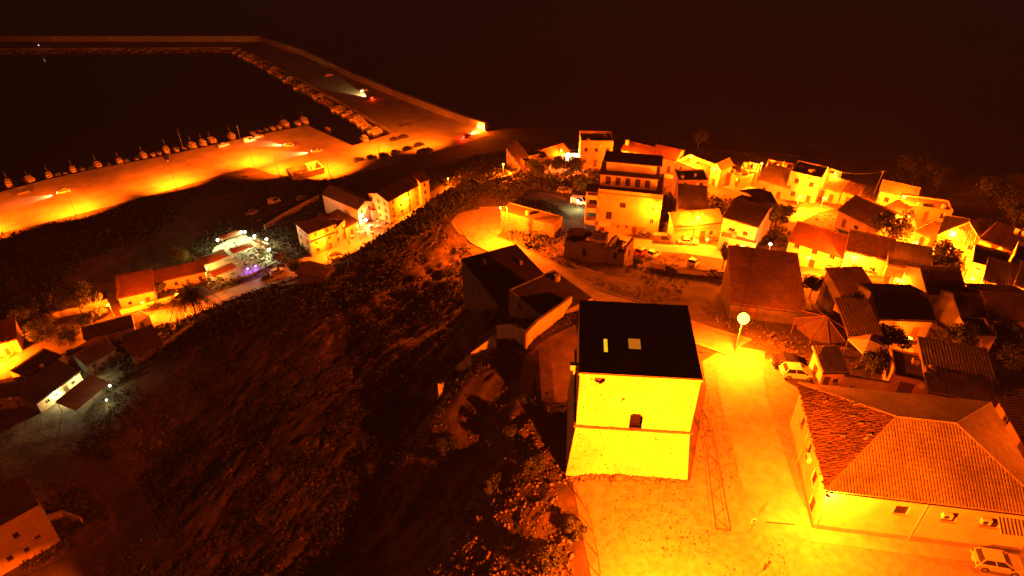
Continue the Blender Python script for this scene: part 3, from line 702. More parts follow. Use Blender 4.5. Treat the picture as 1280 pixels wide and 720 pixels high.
# ---------------------------------------------------------------- vehicles
def car_meshes(kind):
    """profile stations (x, z_top) of body and cabin; x forward; half width by height"""
    if kind == 'hatch': L, Wd, H = 4.0, 1.72, 1.48; cab = [(-1.75,.92),(-1.45,1.40),(.15,1.46),(.95,.95)]; hood = [(-2.0,.55),(-1.95,.85),(-1.75,.95),(.95,.95),(1.75,.80),(1.98,.62),(2.0,.4)]
    elif kind == 'saloon': L, Wd, H = 4.4, 1.75, 1.45; cab = [(-1.55,.92),(-.95,1.38),(.25,1.43),(1.05,.95)]; hood = [(-2.2,.55),(-2.15,.88),(-1.55,.95),(1.05,.95),(1.95,.80),(2.18,.60),(2.2,.4)]
    else: L, Wd, H = 4.6, 1.85, 2.0; cab = [(-2.2,1.05),(-2.15,1.90),(.9,1.95),(1.55,1.08)]; hood = [(-2.3,.55),(-2.27,1.0),(-2.2,1.08),(1.55,1.08),(2.15,.95),(2.28,.65),(2.3,.4)]
    w = Wd/2; bm = MB(); gl = MB()
    # lower body: closed loft across the width, sides slightly tucked in
    top = hood; n_ = len(top); zb_ = .24
    secs = []
    for yy, ins in ((-w, .0), (-w*.93, 1), (w*.93, 1), (w, .0)):
        secs.append([(x*(.985 if ins == 0 else 1), yy, (z-.07 if ins == 0 else z)) for x, z in top])
    for s in range(3):
        for i in range(n_-1): bm.poly([secs[s][i], secs[s][i+1], secs[s+1][i+1], secs[s+1][i]])
    x0, x1 = top[0][0]*.985, top[-1][0]*.985
    for s, yy in ((0, -w), (3, w)):
        low = [(x0, yy*.94, zb_), (x1, yy*.94, zb_)]
        bm.poly([low[0]] + [low[1]] + secs[s][::-1] if yy < 0 else [low[1], low[0]] + secs[s])
    bm.poly([(x0,-w*.94,zb_),(x0,w*.94,zb_),secs[3][0],secs[2][0],secs[1][0],secs[0][0]]); bm.poly([(x1,w*.94,zb_),(x1,-w*.94,zb_),secs[0][-1],secs[1][-1],secs[2][-1],secs[3][-1]])
    bm.poly([(x0,-w*.94,zb_),(x1,-w*.94,zb_),(x1,w*.94,zb_),(x0,w*.94,zb_)])
    # cabin: roof and pillars in paint, glass between
    wt, wl = w*.74, w*.90; (xa,za),(xb,zb2),(xc,zc),(xd,zd) = cab
    P0, P1 = [(xa,-wl,za),(xb,-wt,zb2),(xc,-wt,zc),(xd,-wl,zd)], [(xa,wl,za),(xb,wt,zb2),(xc,wt,zc),(xd,wl,zd)]
    bm.poly([P0[1],P0[2],P1[2],P1[1]])
    bm.slab([(P0[1][0],-wt,P0[1][2]+.03),(P0[2][0],-wt,P0[2][2]+.03),(P1[2][0],wt,P1[2][2]+.03),(P1[1][0],wt,P1[1][2]+.03)], .06)
    for Q in (P0, P1):
        for i, j in ((0,1),(2,3)): bm.tube(Q[i], Q[j], .05, n=4)
        m0 = [(Q[0][k]+Q[3][k])/2 for k in range(3)]; m1 = [(Q[1][k]+Q[2][k])/2 for k in range(3)]; bm.tube(m0, m1, .045, n=4)
        gl.poly(Q if Q is P0 else Q[::-1])
    if kind == 'van':
        for Q, sg in ((P0, -1), (P1, 1)): bm.obox((xa+.05, sg*(wl-.02), za+.02), ((xc-xa)*.55, 0, 0), (0, -sg*(wl-wt), zb2-za-.04), (0, sg*.03, 0))
    gl.poly([P0[2],P0[3],P1[3],P1[2]]); gl.poly([P0[1],P1[1],P1[0],P0[0]])
    wh = MB()
    for t in (0,): 
        wh.tube((0,-.1,0), (0,.1,0), .31, n=12)
    rim = MB().tube((0,-.112,0), (0,.112,0), .19, n=8)
    hl = MB().box(-.06,-.16,-.07,.05,.16,.07); tl = MB().box(-.05,-.12,-.1,.05,.12,.1)
    pl = MB().box(-.015,-.26,-.06,.015,.26,.06); mr = MB().box(-.09,-.1,-.06,.09,.1,.08)
    bmp = MB().box(-.07,-w*.88,-.09,.07,w*.88,.09)
    return dict(body=bm.mesh('body', PAINT['white']), windows=gl.mesh('window_glass', M['glass']), tyre=wh.mesh('tyre', M['tyre'], False), rim=rim.mesh('rim', M['metal']),
                head=hl.mesh('headlight', L_OFF), tail=tl.mesh('taillight', L_TAIL), plate=pl.mesh('number_plate', M['white_paint']), mirror=mr.mesh('mirror', M['darkmetal']), bumper=bmp.mesh('bumper', M['darkmetal']),
                L=L, w=w, kind=kind, shoulder=.95 if kind != 'van' else 1.08, xd=xd, zd=zd)
CARM = {k: car_meshes(k) for k in ('hatch', 'saloon', 'van')}
def mobj(name, me, parent, loc=(0,0,0), m=None):
    o = bpy.data.objects.new(name, me); C.objects.link(o); o.parent = parent; o.location = loc
    if m: o.material_slots[0].link = 'OBJECT'; o.material_slots[0].material = m
    return o
def car(label, p, ang, kind='hatch', paint='white', lit=False, cat='car', group='parked cars', name='parked_car', zoff=0.1, beam=2600):
    root = empty(name, (p.x, p.y, p.z+zoff), ang, label, cat, group); k = CARM[kind]
    # lie on the slope of the ground
    e = .9; sx = (TZ(p.x+math.cos(ang)*1.3, p.y+math.sin(ang)*1.3) - TZ(p.x-math.cos(ang)*1.3, p.y-math.sin(ang)*1.3))/2.6
    if p.z > 2.0: root.rotation_euler = (0, -math.atan(max(-.3, min(.3, sx))), ang)
    mobj('body', k['body'], root, m=PAINT[paint]); mobj('window_glass', k['windows'], root)
    for sx_ in (-1, 1):
        for sy in (-1, 1):
            t = mobj('wheel', k['tyre'], root, (sx_*k['L']*.30, sy*(k['w']-.09), .31)); mobj('rim', k['rim'], t)
    hx = k['L']/2 - .06; zz = .66
    for sy in (-1, 1):
        hl = mobj('headlight', k['head'], root, (hx-.03, sy*(k['w']-.3), zz), E_HEAD if lit else None); mobj('taillight', k['tail'], root, (-hx+.02, sy*(k['w']-.2), zz+.14), E_RED if lit else None)
        mobj('mirror', k['mirror'], root, (k['xd']-.25, sy*(k['w']+.06), k['zd']+.08))
    mobj('bumper', k['bumper'], root, (hx, 0, .4)); mobj('bumper', k['bumper'], root, (-hx, 0, .42))
    mobj('number_plate', k['plate'], root, (hx+.08, 0, .42)); mobj('number_plate', k['plate'], root, (-hx-.08, 0, .5))
    if lit:
        light('beam', 'SPOT', (hx+.15, 0, .75), beam, (1, .62, .16), root, .1, (0, R(-83), 0), 50, .7)
        light('tail_glow', 'POINT', (-hx-.35, 0, .85), beam*.012, (1, .02, .005), root, .08)
    return root
def ang_px(a, b, z=None):
    p, q = (P(*a), P(*b)) if z is None else (PZ(*a, z), PZ(*b, z)); return math.atan2(q.y-p.y, q.x-p.x)
# ---------------------------------------------------------------- trees and plants
def crown_np(centers, per, size, m, name='crown'):
    cs = np.array([c[:3] for c in centers]); rs_ = np.array([c[3] for c in centers]); n_ = len(cs); rep = np.repeat(np.arange(n_), per); N_ = len(rep)
    d = rng.normal(0, 1, (N_, 3)); d /= np.linalg.norm(d, axis=1)[:, None]; rad = rng.uniform(.35, 1.0, N_)**.6
    c0 = cs[rep] + d * (rs_[rep]*rad)[:, None] * np.array([1, 1, .75])
    a = rng.normal(0, 1, (N_, 3)); a /= np.linalg.norm(a, axis=1)[:, None]; b = np.cross(a, d); b /= np.linalg.norm(b, axis=1)[:, None] + 1e-6
    s = size*rng.uniform(.6, 1.3, N_)[:, None]; VV = np.stack([c0-a*s, c0+b*s*.5, c0+a*s, c0-b*s*.5], 1).reshape(-1, 3)
    return np_mesh(name, VV, np.arange(N_*4).reshape(-1, 4), m)
def tree(label, p, h, r, kind='round', leaf='leaf', name='tree', cat='tree', group=None, per=90, size=.16):
    root = empty(name, (p.x, p.y, p.z), random.uniform(0, 6), label, cat, group); rr = random.Random(label)
    th = h*.45 if kind != 'shrub' else h*.15
    if kind == 'pine': th = h*.68
    tb = MB(); pts_ = [(0,0,-.2)]; x = y = 0
    for i in range(1, 4): x += rr.uniform(-.1, .1)*h*.1; y += rr.uniform(-.1, .1)*h*.1; pts_.append((x, y, th*i/3))
    tb.path(pts_, max(.06, h*.028), max(.04, h*.018), 7); top = Vector(pts_[-1]); tb.build('trunk', M['bark'], root)
    cl = []; lb = MB(); n_ = 16 if kind != 'shrub' else 9
    for i in range(n_):
        t = rr.uniform(0, 6.28)
        if kind == 'pine': q = Vector((math.cos(t)*r*rr.uniform(.15, .85), math.sin(t)*r*rr.uniform(.15, .85), h*rr.uniform(.80, .95)))
        elif kind == 'tall': q = Vector((math.cos(t)*r*rr.uniform(.1, .6), math.sin(t)*r*rr.uniform(.1, .6), h*rr.uniform(.35, .95)))
        elif kind == 'shrub': q = Vector((math.cos(t)*r*rr.uniform(.1, .75), math.sin(t)*r*rr.uniform(.1, .75), h*rr.uniform(.25, .8)))
        else: q = Vector((math.cos(t)*r*rr.uniform(.1, .7), math.sin(t)*r*rr.uniform(.1, .7), h*rr.uniform(.5, .9)))
        cl.append((*q, r*rr.uniform(.28, .46)))
        if kind != 'shrub' or i < 4: mid = top.lerp(q, .5) + Vector((0, 0, -.05*h)); lb.path([top, mid, q], h*.012+.015, .012, 5)
    lb.build('limbs', M['bark'], root)
    co = crown_np(cl, per, size, M[leaf]); co.parent = root
    return root
def palm(label, p, h, r, leaf='leaf_dark', n_=22, lean=(0,0), group=None):
    root = empty('palm_tree', (p.x, p.y, p.z), 0, label, 'palm tree', group); rr = random.Random(label)
    tb = MB(); top = Vector((lean[0], lean[1], h)); tb.path([(0,0,-.2), (lean[0]*.3, lean[1]*.3, h*.4), tuple(top)], .22, .16, 8); tb.build('trunk', M['bark'], root)
    for i in range(n_):
        t = 2*math.pi*i/n_ + rr.uniform(-.2, .2); up = rr.uniform(.0, .9); L = r*rr.uniform(.8, 1.1); fb = MB(); dx, dy = math.cos(t), math.sin(t); pv = []
        for k in range(6): s = k/5; pv.append(top + Vector((dx*L*s*(1-.15*up), dy*L*s*(1-.15*up), L*(up*s*.8 - .85*s*s))))
        for k in range(5):
            side = Vector((-dy, dx, 0)); a_, b_ = pv[k], pv[k+1]; w0, w1 = r*.17*math.sin(math.pi*(k*.19+.08)), r*.17*math.sin(math.pi*((k+1)*.19+.04))
            for m_ in range(3):
                f0, f1 = a_.lerp(b_, m_/3), a_.lerp(b_, (m_+.55)/3); tip = a_.lerp(b_, (m_+1.4)/3) + Vector((0,0,-.08*r))
                for sg in (-1, 1): fb.poly([f0, f1, tip + side*sg*max(w0, w1)*1.3])
            fb.tube(a_, b_, .03, .02, 3, cap=False)
        fb.build('frond', M[leaf], root)
    return root
# ---------------------------------------------------------------- boats
def boat_meshes(L, Wd, kind):
    n_ = 9; hb = MB(); ringsv = []
    for i in range(n_):
        t = i/(n_-1); x = -L/2 + L*t; w = Wd/2*(1 - max(0, (t-.45)/.55)**2.2)*(.86+.14*min(1, t*4)); sh = .75 + .5*t*t; kz = -.35 + .3*max(0, t-.75)*4*.25
        w = max(w, .02); ringsv.append([(x, -w, sh), (x, -w*.82, .1), (x, 0, kz), (x, w*.82, .1), (x, w, sh), (x, w*.8, sh-.02), (x, w*.72, .38), (x, -w*.72, .38), (x, -w*.8, sh-.02)])
    for i in range(n_-1):
        a, b = ringsv[i], ringsv[i+1]
        for k in range(9): j = (k+1) % 9; hb.poly([a[k], a[j], b[j], b[k]])
    hb.poly(ringsv[0]); 
    cb = MB(); wb = MB(); rb = MB(); mb = MB(); eb = MB()
    c0, c1 = (-L*.08, L*.2) if kind == 'open' else (-L*.22, L*.18); cw = Wd*.30; ch = 1.35 if kind == 'open' else 2.1
    if kind == 'open':
        cb.box(c0, -cw*.6, .38, c0+L*.16, cw*.6, ch); wb.box(c0+L*.16, -cw*.5, ch-.35, c0+L*.175, cw*.5, ch+.25)
        for k in (-.3, -.05, .22): cb.box(L*k, -Wd*.34, .38, L*k+.3, Wd*.34, .62)
    else:
        cb.box(c0, -cw, .38, c1, cw, ch); cb.slab([(c0-.3,-cw-.15,ch+.1),(c1+.2,-cw-.15,ch+.1),(c1+.2,cw+.15,ch+.1),(c0-.3,cw+.15,ch+.1)], .1)
        wb.box(c1, -cw*.85, ch-.75, c1+.03, cw*.85, ch-.15)
        for sg in (-1, 1): wb.box(c0+.3, sg*cw-.015, ch-.75, c1-.2, sg*cw+.015, ch-.2)
        mb.tube((c0, 0, ch), (c0-.2, 0, ch+3.2), .06, .03, 6); mb.tube((c0-.1, 0, ch+1.6), (-L*.45, 0, ch+1.1), .03, n=5)
    rl = [(ringsv[i][0][0], ringsv[i][0][1], ringsv[i][0][2]+.35) for i in range(4, n_)]; rb.path(rl, .02, n=4); rb.path([(a, -b, c) for a, b, c in rl], .02, n=4)
    for a, b, c in rl: rb.tube((a, b, c-.4), (a, b, c), .015, n=3); rb.tube((a, -b, c-.4), (a, -b, c), .015, n=3)
    eb.box(-L/2-.35, -.2, .2, -L/2+.02, .2, 1.0)
    return dict(hull=hb, cabin=cb, windscreen=wb, rail=rb, mast=mb, outboard_motor=eb)
BM = {}
for kd, L_, W_, mt in (('open', 5.5, 2.0, 'hull'), ('openblue', 5.0, 1.9, 'hullblue'), ('openwood', 5.2, 2.0, 'hullwood'), ('cabin', 7.5, 2.6, 'hull'), ('trawler', 12.0, 4.2, 'hullwood')):
    pm = dict(hull=mt, cabin='hull', windscreen='glass', rail='metal', mast='metal', outboard_motor='darkmetal')
    bmz = boat_meshes(L_, W_, 'open' if kd.startswith('open') else 'cabin')
    BM[kd] = {k: v.mesh(k, M[pm[k]]) for k, v in bmz.items() if v.v and not (kd in ('cabin', 'trawler') and k == 'outboard_motor')}
def boat(label, p, ang, kd, group='boats moored along the quay', detail=True, sc=1):
    root = empty('moored_boat', (p.x, p.y, -.1), ang, label, 'boat', group); root.scale = (sc,)*3
    for k, me in BM[kd].items():
        if detail or k in ('hull', 'cabin', 'windscreen'): mobj(k, me, root)
    return root
# ---------------------------------------------------------------- people (one skinned body mesh per pose, clothes as children)
def skin_mesh(name, verts, edges, radii, m):
    me = bpy.data.meshes.new(name+'_rig'); me.from_pydata(verts, edges, []); o = bpy.data.objects.new(name+'_rig', me); C.objects.link(o)
    md = o.modifiers.new('s', 'SKIN'); md2 = o.modifiers.new('u', 'SUBSURF'); md2.levels = 1; md2.render_levels = 1
    for i, r_ in enumerate(radii):
        sv = me.skin_vertices[0].data[i]; sv.radius = (r_, r_); sv.use_root = (i == 0)
    dg = bpy.context.evaluated_depsgraph_get(); ev = bpy.data.meshes.new_from_object(o.evaluated_get(dg)); ev.name = name
    bpy.data.objects.remove(o); ev.materials.clear(); ev.materials.append(m)
    ev.polygons.foreach_set('use_smooth', [True]*len(ev.polygons)); return ev
def person_meshes(pose):
    if pose == 'stand': hipz, kn, an, toe = .92, [(.11,.02,.5),(-.11,.05,.5)], [(.12,-.02,.08),(-.12,.06,.08)], [(.13,.15,.04),(-.13,.22,.04)]; sh = 0; hz = 0
    elif pose == 'walk': hipz, kn, an, toe = .90, [(.1,.16,.5),(-.1,-.02,.48)], [(.11,.24,.09),(-.11,-.3,.14)], [(.11,.42,.06),(-.11,-.16,.05)]
    else: hipz, kn, an, toe = .50, [(.12,.42,.52),(-.12,.42,.52)], [(.13,.42,.09),(-.13,.40,.09)], [(.14,.6,.05),(-.14,.58,.05)]
    z = hipz; V = [(0,0,z),(0,0,z+.25),(0,-.01,z+.50),(0,0,z+.60),(0,.02,z+.68),(0,.03,z+.80),(.1,0,z-.03),kn[0],an[0],toe[0],(-.1,0,z-.03),kn[1],an[1],toe[1]]
    E = [(0,1),(1,2),(2,3),(3,4),(4,5),(0,6),(6,7),(7,8),(8,9),(0,10),(10,11),(11,12),(12,13)]
    Rd = [.13,.125,.14,.055,.09,.085,.09,.065,.045,.035,.09,.065,.045,.035]
    for sg in (1, -1):
        el = (sg*.25, .02, z+.22) if pose != 'sit' else (sg*.25, .08, z+.24); ha = (sg*.24, .14, z+.0) if pose != 'sit' else (sg*.16, .32, z+.24); i = len(V)
        V += [(sg*.17,0,z+.48), el, ha, (ha[0]-sg*.01, ha[1]+.08, ha[2]-.05)]; E += [(2,i),(i,i+1),(i+1,i+2),(i+2,i+3)]; Rd += [.06,.045,.035,.03]
    body = skin_mesh('body', V, E, Rd, M['skin'])
    c0 = [0,1,2]; sv = V[:3]; sE = [(0,1),(1,2)]; sR = [.155,.145,.16]
    for i in (14, 18): k = len(sv); sv = sv + [V[i], V[i+1]]; sE += [(2,k),(k,k+1)]; sR += [.075,.06]
    shirt = skin_mesh('shirt', sv, sE, sR, M['cloth2'])
    tv = [V[0],V[6],V[7],V[8],V[10],V[11],V[12]]; tr = skin_mesh('trousers', tv, [(0,1),(1,2),(2,3),(0,4),(4,5),(5,6)], [.15,.105,.08,.065,.105,.08,.065], M['cloth1'])
    hb = MB(); hb.lathe([(.06,-.02),(.105,.02),(.11,.07),(.07,.12),(.02,.135)], 8, (0, V[5][1]-.03, V[5][2]-.02)); hair = hb.mesh('hair', M['cloth1'], True)
    return dict(body=body, shirt=shirt, trousers=tr, hair=hair)
PM = {k: person_meshes(k) for k in ('stand', 'walk', 'sit')}
def person(label, p, ang, pose='stand', top='cloth2', bot='cloth1', group=None, zoff=.06):
    root = empty('person', (p.x, p.y, p.z+zoff), ang, label, 'person', group)
    b = mobj('body', PM[pose]['body'], root); mobj('shirt', PM[pose]['shirt'], root, m=M[top]); mobj('trousers', PM[pose]['trousers'], root, m=M[bot]); mobj('hair', PM[pose]['hair'], root)
    return root

# ================================================================ THE TOWER AND THE SQUARE
tbl, tbr = PZ(708, 591, 64), PZ(859, 601, 64); td = Vector((tbr.x-tbl.x, tbr.y-tbl.y)); TW = td.length; td.normalize()
tower = empty('watchtower', (tbl.x, tbl.y, 64), math.atan2(td.y, td.x), 'square old limewashed watchtower with battered base, floodlit yellow front', 'tower')
TI, TM, TT = .62, 6.35, 13.1                                  # inset of the shaft, height of the string course, top
def tower_side(k, z0, z1, i0, i1, holes, seed):
    """one rough face: rows of small cells pushed in and out like laid rubble"""
    st_ = .15; nu = int(TW/st_); nz = max(2, int((z1-z0)/st_)); rr = np.random.default_rng(seed)
    u = np.linspace(0, 1, nu+1)[None]; zz = np.linspace(z0, z1, nz+1)[:, None]; ins = i0 + (i1-i0)*(zz-z0)/(z1-z0)
    d = rr.normal(0, .016, (nz+1, nu+1)); pit = rr.random((nz+1, nu+1)) < .012; d[pit] -= rr.uniform(.06, .16, pit.sum()); d[:, 0] = d[:, -1] = 0
    if seed == 10: d[0] += rr.uniform(0, .12, nu+1)
    x = ins + (TW - 2*ins)*u; y = ins - d + 0*u; z = zz + 0*u
    ang_ = [0, 1, 2, 3][k]
    pts_ = [(x, y), (TW - y, x), (TW - x, TW - y), (y, TW - x)][ang_]
    V = np.stack([pts_[0].ravel(), pts_[1].ravel(), z.ravel()], 1); fs = []
    for j in range(nz):
        zc = z0 + (j+.5)*(z1-z0)/nz
        for i in range(nu):
            uc = (i+.5)/nu*TW
            if any(h(uc, zc) for h in holes): continue
            a_ = j*(nu+1)+i; fs.append((a_, a_+1, a_+nu+2, a_+nu+1))
    return V, np.array(fs)
arch = lambda u, z: abs(u-TW*.515) < .66 and TM+.05 < z < TM+1.75 + math.sqrt(max(0, .66**2-(u-TW*.515)**2))*.55
chip = lambda u, z: 1.55 < u < 2.6 and z > TT-1.15 + abs(u-2.1)*.9 and z < TT-.25 and not (u > 2.35 and z < TT-.8)
slit = lambda u, z: abs(u-4.55-(z-10.1)*.8) < .12 and 9.95 < z < 10.4
parts = []
def tower_part(name, z0, z1, i0, i1, sides_, seed):
    Vs, Fs, off = [], [], 0
    for k in sides_:
        v, f = tower_side(k, z0, z1, i0, i1, [arch, chip, slit] if k == 0 and z0 > 3 else [], seed + k); Vs.append(v); Fs.append(f+off); off += len(v)
    o = np_mesh(name, np.concatenate(Vs), np.concatenate(Fs), M['tower']); o.parent = tower; return o
tower_part('battered_base', -.3, TM, -.05, TI, (0,1,2,3), 10)
shaft = tower_part('shaft', TM, TT, TI, TI, (0,1,2,3), 20)
b = MB(); e0 = TI-.2
for s in range(4):
    for i in range(14):
        t0, t1 = e0 + (TW-2*e0)*i/14, e0 + (TW-2*e0)*(i+1)/14; pr = random.uniform(0, .06); hz = .18 + random.uniform(-.03, .03)
        if s == 0: b.box(t0, e0-pr, TM-.06, t1, TI+.1, TM-.06+hz)
        elif s == 2: b.box(t0, TW-TI-.1, TM-.06, t1, TW-e0+pr, TM-.06+hz)
        elif s == 1: b.box(TW-TI-.1, t0, TM-.06, TW-e0+pr, t1, TM-.05+hz)
        else: b.box(e0-pr, t0, TM-.06, TI+.1, t1, TM-.05+hz)
b.build('string_course', M['stone'], tower)
b = MB(); b.box(TI-.12, TI-.12, TT, TW-TI+.12, TW-TI+.12, TT+.2); b.build('cornice', M['tower'], tower)
b = MB(); b.box(TI-.02, TI-.02, TT+.2, TW-TI+.02, TW-TI+.02, TT+.26); rt = b.build('roof_terrace', M['roofconc'], tower)
# dark-coloured backings standing in for the unlit rooms behind the openings
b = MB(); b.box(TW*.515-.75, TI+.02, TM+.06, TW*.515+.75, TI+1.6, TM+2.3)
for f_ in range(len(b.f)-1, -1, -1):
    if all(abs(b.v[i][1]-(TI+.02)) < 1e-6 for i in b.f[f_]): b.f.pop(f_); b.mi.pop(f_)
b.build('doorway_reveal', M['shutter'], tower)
b = MB(); b.obox((TW*.515-.66, TI+.75, TM+.06), (1.32, 0, 0), (0, .06, 0), (0, 0, 2.2)); dd = b.build('door', M['interior_dark'], tower)  # near-black panel in place of the open, unlit interior
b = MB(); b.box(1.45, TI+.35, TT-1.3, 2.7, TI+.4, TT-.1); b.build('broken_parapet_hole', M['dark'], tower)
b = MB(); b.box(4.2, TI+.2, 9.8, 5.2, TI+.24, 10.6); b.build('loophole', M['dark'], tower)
def on_roof(px, py, z): q = PZ(px, py, z) - tower.location; c_, s_ = td.x, td.y; return Vector((q.x*c_+q.y*s_, -q.x*s_+q.y*c_, z-64))
for (x0, y0), (x1, y1), g in (((755, 441), (759, 424), 1.1), ((786, 437), (800, 424), .5)):
    p0, p1 = on_roof(x0, y0, 64+TT+.3), on_roof(x1, y1, 64+TT+.3); b = MB(); f_ = .12; z_ = TT+.26
    b.box(p0.x-f_, p0.y-f_, z_, p1.x+f_, p0.y, z_+.16); b.box(p0.x-f_, p1.y, z_, p1.x+f_, p1.y+f_, z_+.16); b.box(p0.x-f_, p0.y, z_, p0.x, p1.y, z_+.16); b.box(p1.x, p0.y, z_, p1.x+f_, p1.y, z_+.16)
    sk = b.build('lit_hatch', M['roofing'], rt); b = MB(); b.box(p0.x, p0.y, z_, p1.x, p1.y, z_+.05); b.build('pane', emat('hatch_glow', (1, .24 if g < 1 else .5, .01), g), sk)  # glowing pane stands in for the light inside an open roof hatch
b = MB(); b.box(TI-.9, TI+1.0, TT-.5, TI-.02, TI+1.5, TT+.1); b.box(TI-.6, TI+1.05, TT-1.0, TI-.02, TI+1.45, TT-.5); b.build('corbel', M['tower'], tower)

# dark lattice of bars lying on the ground, road sign, fallen wire fence
def lattice(label, a, bpt, w0, w1):
    root = empty('dark_lattice', a, 0, label, 'mast'); d = Vector((bpt.x-a.x, bpt.y-a.y, bpt.z-a.z)); L = d.length; d.normalize(); nn = Vector((-d.y, d.x, 0)).normalized(); n_ = 13
    for nm, sg in (('rail', -1), ('rail', 1)):
        mb = MB(); mb.tube(nn*sg*w0/2 + Vector((0,0,.12)), d*L + nn*sg*w1/2 + Vector((0,0,.12)), .035, n=4); mb.build(nm, M['darkmetal'], root)
    for i in range(n_):
        t0, t1 = i/n_, (i+1)/n_; s = 1 if i % 2 else -1; w_ = lambda t: (w0+(w1-w0)*t)/2
        mb = MB(); mb.tube(d*L*t0 + nn*s*w_(t0) + Vector((0,0,.14)), d*L*t1 - nn*s*w_(t1) + Vector((0,0,.14)), .022, n=4); mb.build('brace', M['darkmetal'], root)
    for t in (0, .82, .9, 1):
        mb = MB(); mb.tube(d*L*t - nn*(w0+(w1-w0)*t)/2 + Vector((0,0,.16)), d*L*t + nn*(w0+(w1-w0)*t)/2 + Vector((0,0,.16)), .03, n=4); mb.build('cross_bar', M['darkmetal'], root)
    return root
pa, pb_ = P(904, 664, .15), P(879, 500, .5); lattice('thin dark lattice of bars lying on the paving beside the tower', pa, pb_, 1.35, .8)
ps = P(936, 668); sg = empty('road_sign', ps, R(20), 'small round road sign on a thin post beside the square', 'sign')
MB().tube((0,0,-.2), (0,0,2.3), .035, n=6).build('post', M['metal'], sg)
MB().tube((0,-.04,2.15), (0,-.07,2.15), .32, n=16).build('sign_disc', M['white_paint'], sg); MB().tube((0,-.071,2.15), (0,-.078,2.15), .24, n=16).build('sign_face', PAINT['blue'], sg)
p0 = P(955, 712); bl = empty('bollard', p0, 0, 'short dark iron bollard at the bottom edge of the square', 'bollard')
MB().lathe([(.16, -.1), (.12, .1), (.09, .7), (.12, .74), (.10, .85), (.04, .92)], 10).build('post', M['darkmetal'], bl)
fen = [P(*q) for q in [(712,606),(722,622),(734,640),(742,665),(747,695),(750,722)]]
fr = empty('wire_fence', fen[0], 0, 'sagging wire fence with leaning posts along the left edge of the square', 'fence'); prev = None
for i, p in enumerate(fen):
    q = p - fen[0]; tipp = q + Vector((-.25 + .1*i % .3, .1, 1.25)); MB().tube(q - Vector((0,0,.2)), tipp, .045, .035, 6).build('post', M['bark'], fr)
    if prev:
        for k in range(4):
            mb = MB(); f_ = .2 + .25*k; a_, c_ = prev[0].lerp(prev[1], f_), q.lerp(tipp, f_); mid = a_.lerp(c_, .5) - Vector((0, 0, .12)); mb.path([a_, mid, c_], .012, n=3); mb.build('wire', M['darkmetal'], fr)
    prev = (q, tipp)
# lights of the square
street_lamp('tall street lamp with a glaring orange globe beside the tower road', P(918, 441), 6.6, (-.35, -1), 14500, group=None, bulb=.72, arm_len=.6, point=True)
street_lamp('floodlight post lighting the front of the tower', Vector((13.0, 24.5, TZ(13.0, 24.5))), 11.0, (-.1, 1), 54000, group=None, point=True)
street_lamp('unseen street lamp off to the right of the large tiled house', Vector((61, 31, TZ(61, 31))), 8.5, (-1, .4), 9000, group=None, point=True)  # out-of-view lamp added to light the right roof face and facade
# the big house at lower right
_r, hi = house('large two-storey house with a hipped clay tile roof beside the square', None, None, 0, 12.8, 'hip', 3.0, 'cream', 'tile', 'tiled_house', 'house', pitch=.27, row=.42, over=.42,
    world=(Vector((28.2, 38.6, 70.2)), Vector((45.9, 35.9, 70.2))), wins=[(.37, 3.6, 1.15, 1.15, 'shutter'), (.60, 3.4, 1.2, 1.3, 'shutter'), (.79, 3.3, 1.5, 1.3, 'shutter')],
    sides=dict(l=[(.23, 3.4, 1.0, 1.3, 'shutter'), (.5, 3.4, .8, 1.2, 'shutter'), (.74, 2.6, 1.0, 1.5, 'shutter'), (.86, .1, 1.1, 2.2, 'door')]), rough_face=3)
HW, HD, HG, Hh = hi['Wd'], hi['D'], hi['g0'], hi['hw']
def ac(o, U, N, par):
    o, U, N = Vector(o), Vector(U), Vector(N); mb = MB(); mb.obox(o, U*.8, Vector((0,0,.55)), N*.32); a_ = mb.build('air_conditioner', M['white_paint'], par)
    g = MB(); c_ = o + U*.3 + Vector((0,0,.275)) + N*.32; g.tube(c_, c_ + N*.03, .22, n=12); g.build('fan_grille', M['darkmetal'], a_)
ac((HW*.555, 0, HG+4.1), (1,0,0), (0,-1,0), _r); ac((HW*.735, 0, HG+4.0), (1,0,0), (0,-1,0), _r); ac((0, HD*.46, HG+3.3), (0,-1,0), (-1,0,0), _r)
aw = empty
mb = MB(); mb.slab([(HW*.8, -1.3, HG+4.3), (HW*.99, -1.3, HG+4.3), (HW*.99, -.02, HG+4.9), (HW*.8, -.02, HG+4.9)], .05); a_ = mb.build('awning', M['canvas_white'], _r)
for i in range(11): mb = MB(); x_ = HW*(.8+.19*(i+.25)/11); mb.slab([(x_, -1.32, HG+4.31), (x_+.14, -1.32, HG+4.31), (x_+.14, -.03, HG+4.915), (x_, -.03, HG+4.915)], .02); mb.build('stripe', M['shutter'], a_)
for x_ in (HW*.47, .25): MB().tube((x_, -.09, HG), (x_, -.09, Hh), .055, n=6).build('downpipe', M['frame'], _r)
MB().tube((-.09, HD*.6, HG), (-.09, HD*.6, Hh), .055, n=6).build('downpipe', M['frame'], _r)
b = MB(); b.box(-.5, -1.5, HG-.5, HW, -.02, HG+.16); b.build('plinth_step', M['concrete'], _r)
b = MB(); b.box(-.06, -.06, HG-.2, HW+.05, -.004, HG+.75); b.box(-.06, 0, HG-.2, -.004, HD, HG+.75); b.build('plinth', M['grey'], _r)
